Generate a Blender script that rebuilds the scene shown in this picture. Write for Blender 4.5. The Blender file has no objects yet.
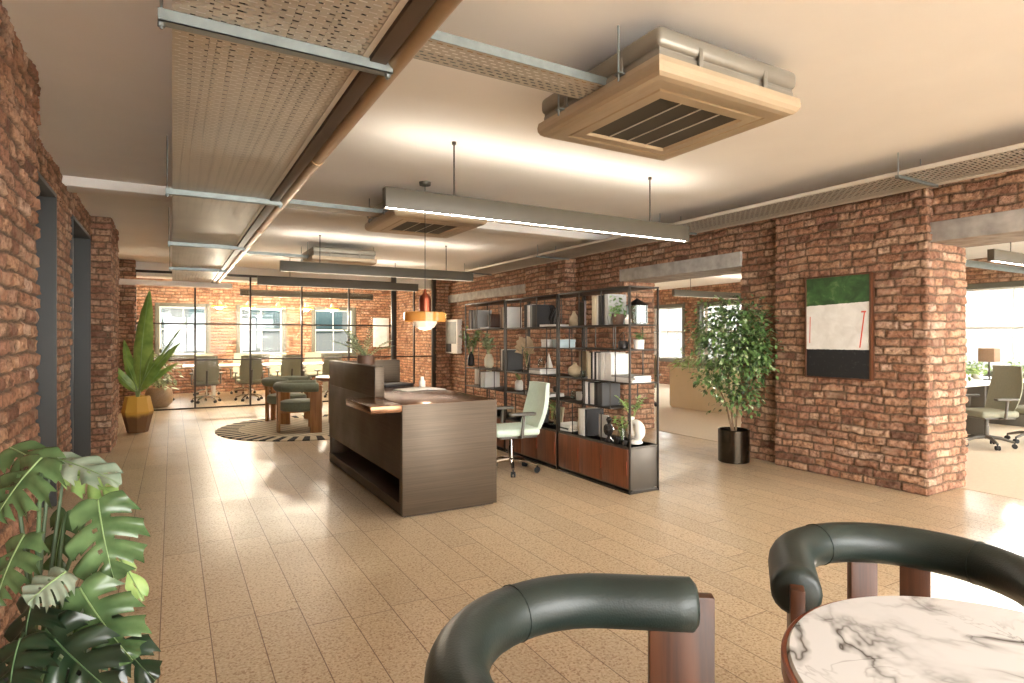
import bpy, bmesh, math, random
import numpy as np
from mathutils import Vector, Matrix
random.seed(7); rng = np.random.RandomState(11)
PI = math.pi
scn = bpy.context.scene
C = scn.collection

# ---------------------------------------------------------------- camera
CAMZ = 1.35; FPX = 591.0; YAW = math.radians(29.9)
SN, CS = math.sin(YAW), math.cos(YAW)
cam = bpy.data.cameras.new('camera'); camo = bpy.data.objects.new('camera', cam); C.objects.link(camo)
camo.location = (0, 0, CAMZ); camo.rotation_euler = (PI/2, 0, -YAW)
cam.sensor_width = 36; cam.lens = 36*FPX/1024; cam.shift_y = -3.5/1024
cam.clip_start = .05; cam.clip_end = 200
scn.camera = camo

def at(u, v, D):
    """a point of the place measured at depth D (metres) on the sight line of a photograph pixel"""
    l = (u-512)/FPX*D
    return Vector((D*SN+l*CS, D*CS-l*SN, CAMZ+(338-v)/FPX*D))

# ---------------------------------------------------------------- mesh builder
class MB:
    def __init__(s): s.v = []; s.f = []; s.m = []
    def add(s, vs, fs, mi=0):
        o = len(s.v); s.v += [tuple(p) for p in vs]
        for f in fs: s.f.append([i+o for i in f]); s.m.append(mi)
        return s
    def box(s, x0, x1, y0, y1, z0, z1, b=0, mi=0, seg=2):
        if b <= 0:
            vs = [(x, y, z) for x in (x0, x1) for y in (y0, y1) for z in (z0, z1)]
            return s.add(vs, [(0,1,3,2),(4,6,7,5),(0,4,5,1),(2,3,7,6),(0,2,6,4),(1,5,7,3)], mi)
        bm = bmesh.new(); bmesh.ops.create_cube(bm, size=1)
        for q in bm.verts:
            q.co = Vector(((x0+x1)/2+q.co.x*(x1-x0), (y0+y1)/2+q.co.y*(y1-y0), (z0+z1)/2+q.co.z*(z1-z0)))
        bmesh.ops.bevel(bm, geom=bm.edges[:], offset=b, segments=seg, profile=.5, affect='EDGES')
        return s._bm(bm, mi)
    def _bm(s, bm, mi=0, M=None):
        bm.verts.ensure_lookup_table(); bm.verts.index_update()
        vs = [(M @ q.co if M else q.co.copy()) for q in bm.verts]
        s.add(vs, [[q.index for q in f.verts] for f in bm.faces], mi); bm.free(); return s
    def obox(s, c, sx, sy, sz, rz=0, rx=0, ry=0, b=0, mi=0, seg=2):
        bm = bmesh.new(); bmesh.ops.create_cube(bm, size=1)
        for q in bm.verts: q.co = Vector((q.co.x*sx, q.co.y*sy, q.co.z*sz))
        if b > 0: bmesh.ops.bevel(bm, geom=bm.edges[:], offset=b, segments=seg, profile=.5, affect='EDGES')
        M = Matrix.Translation(c) @ Matrix.Rotation(rz, 4, 'Z') @ Matrix.Rotation(ry, 4, 'Y') @ Matrix.Rotation(rx, 4, 'X')
        return s._bm(bm, mi, M)
    def tube(s, path, r, n=10, cap=True, mi=0, closed=False, flat=1.0):
        P = [Vector(p) for p in path]; k = len(P)
        R = r if isinstance(r, (list, tuple)) else [r]*k
        rings = []; up = None
        for i in range(k):
            if closed: t = P[(i+1) % k]-P[i-1]
            else: t = P[min(i+1, k-1)]-P[max(i-1, 0)]
            if t.length < 1e-9: t = Vector((0, 0, 1))
            t.normalize()
            if up is None:
                up = Vector((0, 0, 1)) if abs(t.z) < .9 else Vector((1, 0, 0))
            a = up - t*up.dot(t)
            if a.length < 1e-5: a = t.orthogonal()
            a.normalize(); b = t.cross(a); up = a
            rings.append([P[i]+(a*math.cos(2*PI*j/n)*flat+b*math.sin(2*PI*j/n))*R[i] for j in range(n)])
        vs = [p for q in rings for p in q]; fs = []
        for i in range(k if closed else k-1):
            i2 = (i+1) % k
            for j in range(n):
                j2 = (j+1) % n; fs.append((i*n+j, i*n+j2, i2*n+j2, i2*n+j))
        if cap and not closed:
            fs.append(tuple(range(n))[::-1]); fs.append(tuple((k-1)*n+j for j in range(n)))
        return s.add(vs, fs, mi)
    def cyl(s, p0, p1, r, r1=None, n=14, mi=0): return s.tube([p0, p1], [r, r if r1 is None else r1], n, True, mi)
    def lathe(s, prof, cx=0, cy=0, cz=0, n=24, mi=0, ax=None):
        vs = []; fs = []; k = len(prof)
        for r, z in prof:
            for j in range(n):
                a = 2*PI*j/n; vs.append((cx+max(r, 1e-4)*math.cos(a), cy+max(r, 1e-4)*math.sin(a), cz+z))
        for i in range(k-1):
            for j in range(n):
                j2 = (j+1) % n; fs.append((i*n+j, i*n+j2, (i+1)*n+j2, (i+1)*n+j))
        if prof[0][0] > .001: fs.append(tuple(range(n))[::-1])
        if prof[-1][0] > .001: fs.append(tuple((k-1)*n+j for j in range(n)))
        return s.add(vs, fs, mi)
    def ball(s, c, rx, ry=None, rz=None, n=16, mi=0):
        ry = ry or rx; rz = rz or rx; prof = []; m = 10; vs = []; fs = []
        for i in range(m+1):
            t = PI*i/m
            for j in range(n):
                a = 2*PI*j/n; vs.append((c[0]+rx*max(math.sin(t), .001)*math.cos(a), c[1]+ry*max(math.sin(t), .001)*math.sin(a), c[2]-rz*math.cos(t)))
        for i in range(m):
            for j in range(n):
                j2 = (j+1) % n; fs.append((i*n+j, i*n+j2, (i+1)*n+j2, (i+1)*n+j))
        return s.add(vs, fs, mi)
    def leaf(s, base, d, nrm, L, W, droop=.25, seg=4, fold=.25, mi=0, peak=.45):
        d = Vector(d).normalized(); nrm = Vector(nrm); nrm = (nrm-d*nrm.dot(d))
        if nrm.length < 1e-4: nrm = d.orthogonal()
        nrm.normalize(); side = d.cross(nrm); base = Vector(base); vs = []; fs = []
        for i in range(seg+1):
            t = i/seg
            w = W*.5*(math.sin(PI*min(1, max(0, t**(math.log(.5)/math.log(peak)))))**.8 if 0 < t < 1 else .02)
            c = base+d*(L*t)-nrm*(droop*L*t*t)
            vs += [c+side*w+nrm*w*fold, c, c-side*w+nrm*w*fold]
        for i in range(seg):
            a = 3*i; fs += [(a, a+1, a+4, a+3), (a+1, a+2, a+5, a+4)]
        return s.add(vs, fs, mi)

def mesh_of(name, mb, mats, origin=None, sharp=40):
    me = bpy.data.meshes.new(name)
    vs = mb.v if origin is None else [(p[0]-origin[0], p[1]-origin[1], p[2]-origin[2]) for p in mb.v]
    me.from_pydata(vs, [], mb.f)
    ms = mats if isinstance(mats, (list, tuple)) else [mats]
    for m in ms: me.materials.append(m)
    me.polygons.foreach_set('material_index', mb.m)
    me.polygons.foreach_set('use_smooth', [True]*len(mb.f))
    me.update(); me.set_sharp_from_angle(angle=math.radians(sharp))
    return me

def part(name, mb, mats, parent, label=None, world=False, sharp=40):
    """one mesh object that is a part (child) of its thing"""
    org = None
    if world:
        r = parent
        while r.parent: r = r.parent
        org = r.location
    o = bpy.data.objects.new(name, mesh_of(name, mb, mats, org, sharp)); C.objects.link(o); o.parent = parent
    if label: o['label'] = label
    return o
def thing(name, label, cat, loc=(0, 0, 0), rz=0, group=None):
    o = bpy.data.objects.new(name, None); C.objects.link(o); o.empty_display_size = .1
    o.location = loc; o.rotation_euler = (0, 0, rz)
    o['label'] = label; o['category'] = cat
    if group: o['group'] = group
    return o
def solo(name, mb, mats, label, cat, loc=None, group=None, sharp=40, rz=0, kind=None):
    """a thing that is one mesh; vertices are local when loc is given"""
    o = bpy.data.objects.new(name, mesh_of(name, mb, mats, None, sharp)); C.objects.link(o)
    if loc is not None: o.location = loc
    o.rotation_euler = (0, 0, rz)
    o['label'] = label; o['category'] = cat
    if group: o['group'] = group
    if kind: o['kind'] = kind
    return o
def struct(name, mb, mats, label=None, cat=None, sharp=40, parent=None):
    o = bpy.data.objects.new(name, mesh_of(name, mb, mats, None, sharp)); C.objects.link(o)
    if parent: o.parent = parent
    else:
        o['kind'] = 'structure'
        if label: o['label'] = label; o['category'] = cat
    return o
def copy_tree(o, parent=None):
    c = o.copy(); C.objects.link(c)
    if parent: c.parent = parent
    for ch in list(o.children): copy_tree(ch, c)
    return c
def dup(o, loc, rz=0, label=None, group=None):
    c = copy_tree(o); c.location = loc; c.rotation_euler = (0, 0, rz)
    if label: c['label'] = label
    if group: c['group'] = group
    return c

# ---------------------------------------------------------------- materials
def lin(c):
    return tuple(((x/255)/12.92 if x/255 <= .04045 else ((x/255+.055)/1.055)**2.4) for x in c)
def nodes(name):
    m = bpy.data.materials.new(name); m.use_nodes = True; nt = m.node_tree
    b = nt.nodes['Principled BSDF']
    return m, nt, b
def N(nt, t, **kw):
    n = nt.nodes.new(t)
    for k, val in kw.items(): setattr(n, k, val)
    return n
def ramp(nt, fac, stops, interp='LINEAR'):
    r = N(nt, 'ShaderNodeValToRGB'); cr = r.color_ramp; cr.interpolation = interp
    while len(cr.elements) < len(stops): cr.elements.new(.5)
    for e, (p, c) in zip(cr.elements, stops):
        e.position = p; e.color = (*c, 1) if len(c) == 3 else c
    nt.links.new(fac, r.inputs[0]); return r.outputs[0]
def math_(nt, op, a, b=None, c=None):
    n = N(nt, 'ShaderNodeMath', operation=op)
    for i, x in enumerate((a, b, c)):
        if x is None: continue
        if isinstance(x, (int, float)): n.inputs[i].default_value = x
        else: nt.links.new(x, n.inputs[i])
    return n.outputs[0]
def mixc(nt, fac, a, b, blend='MIX'):
    n = N(nt, 'ShaderNodeMix', data_type='RGBA', blend_type=blend)
    for i, x in ((0, fac), (6, a), (7, b)):
        if isinstance(x, (int, float)): n.inputs[i].default_value = x
        elif isinstance(x, tuple): n.inputs[i].default_value = (*x, 1) if len(x) == 3 else x
        else: nt.links.new(x, n.inputs[i])
    return n.outputs[2]
def noise(nt, scale, detail=3, vec=None, rough=.5, dist=0):
    n = N(nt, 'ShaderNodeTexNoise'); n.inputs['Scale'].default_value = scale; n.inputs['Detail'].default_value = detail
    n.inputs['Roughness'].default_value = rough; n.inputs['Distortion'].default_value = dist
    if vec is not None: nt.links.new(vec, n.inputs['Vector'])
    return n.outputs[0]
def objco(nt): return N(nt, 'ShaderNodeTexCoord').outputs['Object']
def scaled(nt, vec, sc):
    n = N(nt, 'ShaderNodeMapping'); n.inputs['Scale'].default_value = sc; nt.links.new(vec, n.inputs[0]); return n.outputs[0]
def bump(nt, b, h, strength, dist=.01):
    n = N(nt, 'ShaderNodeBump'); n.inputs['Strength'].default_value = strength; n.inputs['Distance'].default_value = dist
    nt.links.new(h, n.inputs['Height']); nt.links.new(n.outputs[0], b.inputs['Normal'])
def plain(name, rgb, rough=.6, metal=0, var=.12, sc=8, bmp=0, bsc=60, spec=.5, coat=0, sheen=0, trans=0):
    """a surface of one colour with a little procedural variation"""
    m, nt, b = nodes(name); c = lin(rgb); co = objco(nt)
    f = noise(nt, sc, 4, co)
    nt.links.new(ramp(nt, f, [(.25, tuple(x*(1-var) for x in c)), (.75, tuple(min(1, x*(1+var)) for x in c))]), b.inputs['Base Color'])
    b.inputs['Roughness'].default_value = rough; b.inputs['Metallic'].default_value = metal
    b.inputs['Specular IOR Level'].default_value = spec; b.inputs['Coat Weight'].default_value = coat
    b.inputs['Sheen Weight'].default_value = sheen
    if bmp: bump(nt, b, noise(nt, bsc, 2, co), bmp, .004)
    return m
def emis(name, rgb, s):
    m, nt, b = nodes(name); b.inputs['Base Color'].default_value = (*lin(rgb), 1)
    b.inputs['Emission Color'].default_value = (*lin(rgb), 1); b.inputs['Emission Strength'].default_value = s
    return m
def glassy(name, tint=(1, 1, 1), refl=.08, rough=.02, fk=.6):
    m = bpy.data.materials.new(name); m.use_nodes = True; nt = m.node_tree; nt.nodes.clear()
    o = N(nt, 'ShaderNodeOutputMaterial'); t = N(nt, 'ShaderNodeBsdfTransparent'); g = N(nt, 'ShaderNodeBsdfGlossy'); mx = N(nt, 'ShaderNodeMixShader')
    t.inputs[0].default_value = (*tint, 1); g.inputs['Roughness'].default_value = rough
    lw = N(nt, 'ShaderNodeLayerWeight'); lw.inputs[0].default_value = .25
    f = math_(nt, 'MULTIPLY_ADD', lw.outputs['Fresnel'], fk, refl*.3)
    nt.links.new(f, mx.inputs[0]); nt.links.new(t.outputs[0], mx.inputs[1]); nt.links.new(g.outputs[0], mx.inputs[2]); nt.links.new(mx.outputs[0], o.inputs[0])
    return m
def wood(name, dark, light, rough=.4, along='Z', sc=1.0, coat=0):
    m, nt, b = nodes(name); co = objco(nt)
    s = {'X': (1.5, 22, 22), 'Y': (22, 1.5, 22), 'Z': (22, 22, 1.5)}[along]
    g = noise(nt, sc, 5, scaled(nt, co, s), .6, .6)
    nt.links.new(ramp(nt, g, [(.3, lin(dark)), (.7, lin(light))]), b.inputs['Base Color'])
    b.inputs['Roughness'].default_value = rough; b.inputs['Coat Weight'].default_value = coat
    bump(nt, b, g, .15, .002); return m

def brick_material(name):
    m, nt, b = nodes(name)
    a = N(nt, 'ShaderNodeAttribute', attribute_name='bk'); sep = N(nt, 'ShaderNodeSeparateColor'); nt.links.new(a.outputs['Color'], sep.inputs[0])
    pal = [(0, (116, 82, 66)), (.12, (152, 110, 86)), (.28, (174, 127, 98)), (.42, (162, 117, 95)), (.56, (182, 138, 107)), (.7, (192, 148, 116)), (.84, (174, 132, 108)), (.94, (202, 166, 136)), (1, (194, 162, 140))]
    col = ramp(nt, sep.outputs[0], [(p, lin(c)) for p, c in pal])
    geo = N(nt, 'ShaderNodeNewGeometry').outputs['Position']
    n1 = noise(nt, 28, 5, geo, .65); n2 = noise(nt, 5.5, 4, geo, .6); n3 = noise(nt, 90, 3, geo)
    col = mixc(nt, ramp(nt, n1, [(.42, (0, 0, 0)), (.68, (.9, .9, .9))]), col, lin((96, 66, 50)))
    col = mixc(nt, ramp(nt, n2, [(.52, (0, 0, 0)), (.75, (.55, .55, .55))]), col, lin((204, 174, 146)))
    shaded_mort = ramp(nt, n3, [(.3, lin((78, 60, 46))), (.7, lin((124, 100, 78)))])  # mortar colour, darkened to stand for shadow in the joints
    col = mixc(nt, sep.outputs[1], shaded_mort, col)
    nt.links.new(col, b.inputs['Base Color']); b.inputs['Roughness'].default_value = .88; b.inputs['Specular IOR Level'].default_value = .25
    bump(nt, b, math_(nt, 'ADD', n1, math_(nt, 'MULTIPLY', n3, .6)), .9, .02)
    return m

def floor_material():
    m, nt, b = nodes('cork_plank_floor')
    geo = N(nt, 'ShaderNodeNewGeometry').outputs['Position']; sp = N(nt, 'ShaderNodeSeparateXYZ'); nt.links.new(geo, sp.inputs[0])
    bx = math_(nt, 'DIVIDE', math_(nt, 'ADD', sp.outputs[0], 19.848), .2)
    bi = math_(nt, 'FLOOR', bx); fx = math_(nt, 'FRACT', bx)
    wn = N(nt, 'ShaderNodeTexWhiteNoise', noise_dimensions='1D'); nt.links.new(bi, wn.inputs['W'])
    yy = math_(nt, 'ADD', math_(nt, 'DIVIDE', sp.outputs[1], 1.25), math_(nt, 'MULTIPLY', wn.outputs[0], 7.3))
    yi = math_(nt, 'FLOOR', yy); fy = math_(nt, 'FRACT', yy)
    wn2 = N(nt, 'ShaderNodeTexWhiteNoise', noise_dimensions='2D'); cb = N(nt, 'ShaderNodeCombineXYZ')
    nt.links.new(bi, cb.inputs[0]); nt.links.new(yi, cb.inputs[1]); nt.links.new(cb.outputs[0], wn2.inputs['Vector'])
    ex = math_(nt, 'MINIMUM', fx, math_(nt, 'SUBTRACT', 1, fx)); ex = math_(nt, 'MULTIPLY', ex, .2)
    ey = math_(nt, 'MINIMUM', fy, math_(nt, 'SUBTRACT', 1, fy)); ey = math_(nt, 'MULTIPLY', ey, 1.25)
    gro = math_(nt, 'LESS_THAN', math_(nt, 'MINIMUM', ex, ey), .0022)
    n1 = noise(nt, 75, 4, geo, .6); n2 = noise(nt, 190, 2, geo); n3 = noise(nt, 2.2, 3, geo)
    vo = N(nt, 'ShaderNodeTexVoronoi'); vo.inputs['Scale'].default_value = 130; nt.links.new(geo, vo.inputs['Vector'])
    vs = N(nt, 'ShaderNodeSeparateColor'); nt.links.new(vo.outputs['Color'], vs.inputs[0])
    col = ramp(nt, n1, [(.3, lin((170, 144, 110))), (.5, lin((200, 177, 144))), (.72, lin((216, 198, 168)))])
    col = mixc(nt, ramp(nt, vs.outputs[0], [(.86, (0, 0, 0)), (.9, (.7, .7, .7))]), col, lin((146, 110, 76)))
    col = mixc(nt, ramp(nt, n2, [(.6, (0, 0, 0)), (.75, (.45, .45, .45))]), col, lin((232, 206, 168)))
    tone = ramp(nt, wn2.outputs[0], [(0, (.86, .86, .86)), (1, (1, 1, 1))]); col = mixc(nt, 1.0, col, tone, 'MULTIPLY')
    col = mixc(nt, math_(nt, 'MULTIPLY', gro, .85), col, lin((92, 62, 38)))
    nt.links.new(col, b.inputs['Base Color'])
    nt.links.new(ramp(nt, n3, [(.3, (.3,)*3), (.7, (.42,)*3)]), b.inputs['Roughness']); b.inputs['Specular IOR Level'].default_value = .45
    bump(nt, b, math_(nt, 'SUBTRACT', n1, gro), .06, .004)
    return m

def perforated(name, rgb, px=.034, py=.012, duty=(.62, .42), metal=.6):
    """sheet metal with rows of staggered slots cut through it"""
    m = bpy.data.materials.new(name); m.use_nodes = True; nt = m.node_tree; b = nt.nodes['Principled BSDF']; out = nt.nodes['Material Output']
    co = N(nt, 'ShaderNodeNewGeometry').outputs['Position']; sp = N(nt, 'ShaderNodeSeparateXYZ'); nt.links.new(co, sp.inputs[0])
    r = math_(nt, 'DIVIDE', math_(nt, 'ADD', sp.outputs[1], 40), py); ri = math_(nt, 'FLOOR', r); rf = math_(nt, 'FRACT', r)
    off = math_(nt, 'MULTIPLY', math_(nt, 'MODULO', ri, 2), .5)
    c = math_(nt, 'FRACT', math_(nt, 'ADD', math_(nt, 'DIVIDE', math_(nt, 'ADD', sp.outputs[0], 40), px), off))
    hole = math_(nt, 'MULTIPLY', math_(nt, 'LESS_THAN', c, duty[0]), math_(nt, 'LESS_THAN', rf, duty[1]))
    tr = N(nt, 'ShaderNodeBsdfTransparent'); mx = N(nt, 'ShaderNodeMixShader')
    nt.links.new(hole, mx.inputs[0]); nt.links.new(b.outputs[0], mx.inputs[1]); nt.links.new(tr.outputs[0], mx.inputs[2]); nt.links.new(mx.outputs[0], out.inputs[0])
    nt.links.new(ramp(nt, noise(nt, 3, 3, co), [(.3, tuple(x*.85 for x in lin(rgb))), (.7, lin(rgb))]), b.inputs['Base Color'])
    b.inputs['Metallic'].default_value = metal; b.inputs['Roughness'].default_value = .45
    return m

def brushed(name, rgb, rough=.34, metal=1.0, axis=(2, 2, 160)):
    m, nt, b = nodes(name); co = objco(nt); g = noise(nt, 1, 3, scaled(nt, co, axis)); g2 = noise(nt, 2.4, 3, co)
    c = lin(rgb); col = ramp(nt, g, [(.3, tuple(x*.82 for x in c)), (.7, tuple(x*1.15 for x in c))])
    nt.links.new(col, b.inputs['Base Color']); b.inputs['Metallic'].default_value = metal
    nt.links.new(ramp(nt, g2, [(.3, (rough*.85,)*3), (.7, (rough*1.2,)*3)]), b.inputs['Roughness'])
    bump(nt, b, g, .06, .002); return m

def marble():
    m, nt, b = nodes('veined_white_marble'); co = objco(nt)
    w = noise(nt, 1.9, 4, co, .55, 1.0); v1 = math_(nt, 'ABSOLUTE', math_(nt, 'SUBTRACT', w, .5))
    w2 = noise(nt, 5, 4, co, .6, .8); v2 = math_(nt, 'ABSOLUTE', math_(nt, 'SUBTRACT', w2, .47))
    msk = noise(nt, 3.2, 2, co)
    a = math_(nt, 'MULTIPLY', ramp(nt, v1, [(0, (1, 1, 1)), (.016, (.45,)*3), (.05, (0, 0, 0))]), ramp(nt, msk, [(.4, (.05,)*3), (.58, (1, 1, 1))]))
    c = math_(nt, 'MULTIPLY', ramp(nt, v2, [(0, (.5,)*3), (.014, (0, 0, 0))]), ramp(nt, msk, [(.45, (0, 0, 0)), (.6, (1, 1, 1))]))
    col = mixc(nt, math_(nt, 'MINIMUM', math_(nt, 'ADD', a, c), 1), lin((214, 213, 211)), lin((84, 78, 72)))
    nt.links.new(col, b.inputs['Base Color']); b.inputs['Roughness'].default_value = .22; return m

def leather(name, rgb):
    m, nt, b = nodes(name); co = objco(nt); c = lin(rgb)
    v = N(nt, 'ShaderNodeTexVoronoi'); v.inputs['Scale'].default_value = 190; nt.links.new(co, v.inputs['Vector'])
    n1 = noise(nt, 7, 4, co)
    nt.links.new(ramp(nt, n1, [(.3, tuple(x*.8 for x in c)), (.7, tuple(x*1.25 for x in c))]), b.inputs['Base Color'])
    b.inputs['Roughness'].default_value = .42; b.inputs['Specular IOR Level'].default_value = .5
    bump(nt, b, v.outputs['Distance'], .12, .003); return m

def leafmat(name, a, bcol, rough=.42, sc=12):
    m, nt, b = nodes(name); co = objco(nt)
    nt.links.new(ramp(nt, noise(nt, sc, 3, co), [(.32, lin(a)), (.68, lin(bcol))]), b.inputs['Base Color'])
    b.inputs['Roughness'].default_value = rough; b.inputs['Subsurface Weight'].default_value = 0
    return m

BRICK = brick_material('old_brick'); FLOOR = floor_material()
CEIL = plain('white_plaster_ceiling', (238, 233, 225), .9, 0, .03, 2)
PLASTER = plain('white_plaster', (232, 226, 216), .85, 0, .04, 3)
CONC = plain('pale_concrete', (164, 158, 150), .85, 0, .3, 9, .2, 40)
DARKSTEEL = plain('dark_steel_lining', (64, 64, 62), .6, .1, .08, 3)
BLACKMETAL = plain('blackened_steel', (66, 60, 54), .42, .7, .1, 10)
FRAMEGREY = plain('grey_green_window_paint', (92, 90, 78), .6, 0, .06, 5)
GALV = plain('galvanised_steel', (140, 147, 144), .45, .7, .15, 22)
DESK = brushed('bronzed_brushed_metal', (88, 75, 60), .46, .5, (2, 2, 150))
DESKTOP = brushed('bronzed_brushed_worktop', (124, 88, 62), .2, .75, (2, 60, 2))
LAMPBODY = plain('bronze_anodised_lamp_housing', (84, 77, 64), .5, .2, .06, 6)
LED = emis('warm_white_led', (255, 247, 236), 30.0)
LEDUP = emis('warm_white_uplight', (255, 246, 232), 16.0)
GLASS = glassy('clear_partition_glass', (.97, .98, .97), .012, .02, .12)
WGLASS = glassy('window_glass', (.94, .97, .97), .1)
JARGLASS = glassy('clear_jar_glass', (.84, .88, .86), .06)
ACFASCIA = plain('floor_tinted_fascia', (180, 160, 132), .35, .25, .05, 4)  # warm light bounced off the floor is put into this colour
ACBODY = plain('brushed_zinc_casing', (146, 140, 128), .42, .5, .1, 6)
ACDARK = plain('dark_grille', (74, 68, 58), .6, .3, .06, 8)
WOODBR = wood('red_brown_veneer', (92, 50, 30), (136, 80, 50), .38, 'Z')
WALNUT = wood('walnut', (62, 36, 22), (102, 62, 38), .4, 'Z')
OAK = wood('warm_oak', (138, 92, 52), (182, 130, 80), .5, 'Z')
REDWOOD = wood('polished_cherry_wood', (112, 50, 28), (150, 78, 46), .28, 'X')
GREENLEATHER = leather('dark_green_leather', (31, 41, 37))
OLIVEFAB = plain('olive_green_fabric', (116, 120, 98), .85, 0, .12, 40, .3, 220, .3, 0, .2)
MINT = plain('pale_mint_fabric', (206, 222, 204), .85, 0, .05, 30, .25, 240, .3, 0, .2)
SAGE = plain('sage_mesh_fabric', (140, 140, 122), .85, 0, .08, 60, .3, 260, .3)
GREYPL = plain('grey_chair_plastic', (92, 88, 80), .5, .1, .05, 8)
CHROME = plain('polished_chrome', (210, 206, 200), .12, 1, .03, 5)
RUBBER = plain('black_rubber', (34, 33, 32), .6, 0, .05, 8)
MARBLE = marble()
WHITE = plain('white_laminate', (232, 230, 224), .45, 0, .03, 4)
CREAM = plain('cream_lacquer', (234, 227, 200), .55, 0, .04, 3)
SOIL = plain('dark_soil', (50, 38, 28), .95, 0, .3, 60, .6, 90)
LEAF_D = leafmat('deep_green_leaf', (36, 58, 30), (70, 98, 52), .35)
LEAF_M = leafmat('mid_green_leaf', (78, 110, 56), (126, 156, 92), .4)
LEAF_L = leafmat('light_green_leaf', (120, 152, 80), (170, 194, 120), .42)
LEAF_V = leafmat('variegated_leaf', (92, 118, 68), (206, 214, 170), .42, 30)
LEAF_B = leafmat('banana_leaf', (92, 126, 52), (158, 184, 92), .38, 5)
MIDRIB = plain('pale_leaf_midrib', (122, 146, 92), .45, 0, .06, 8)
MONS_A = leafmat('monstera_bright_leaf', (54, 76, 44), (100, 124, 80), .27, 9)
MONS_B = leafmat('monstera_dark_leaf', (20, 32, 22), (38, 56, 36), .28, 9)
MONS_G = leafmat('monstera_grey_leaf_underside', (104, 122, 100), (150, 160, 140), .4, 14)
STEM_G = plain('green_stem', (74, 96, 62), .5, 0, .12, 12)
BARK = plain('grey_brown_bark', (122, 98, 74), .85, 0, .2, 30, .5, 60)
FROST = plain('frosted_white_glass', (240, 238, 228), .25, 0, .02, 4)
COPPER = plain('brushed_copper', (150, 78, 56), .35, .9, .1, 10)

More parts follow.
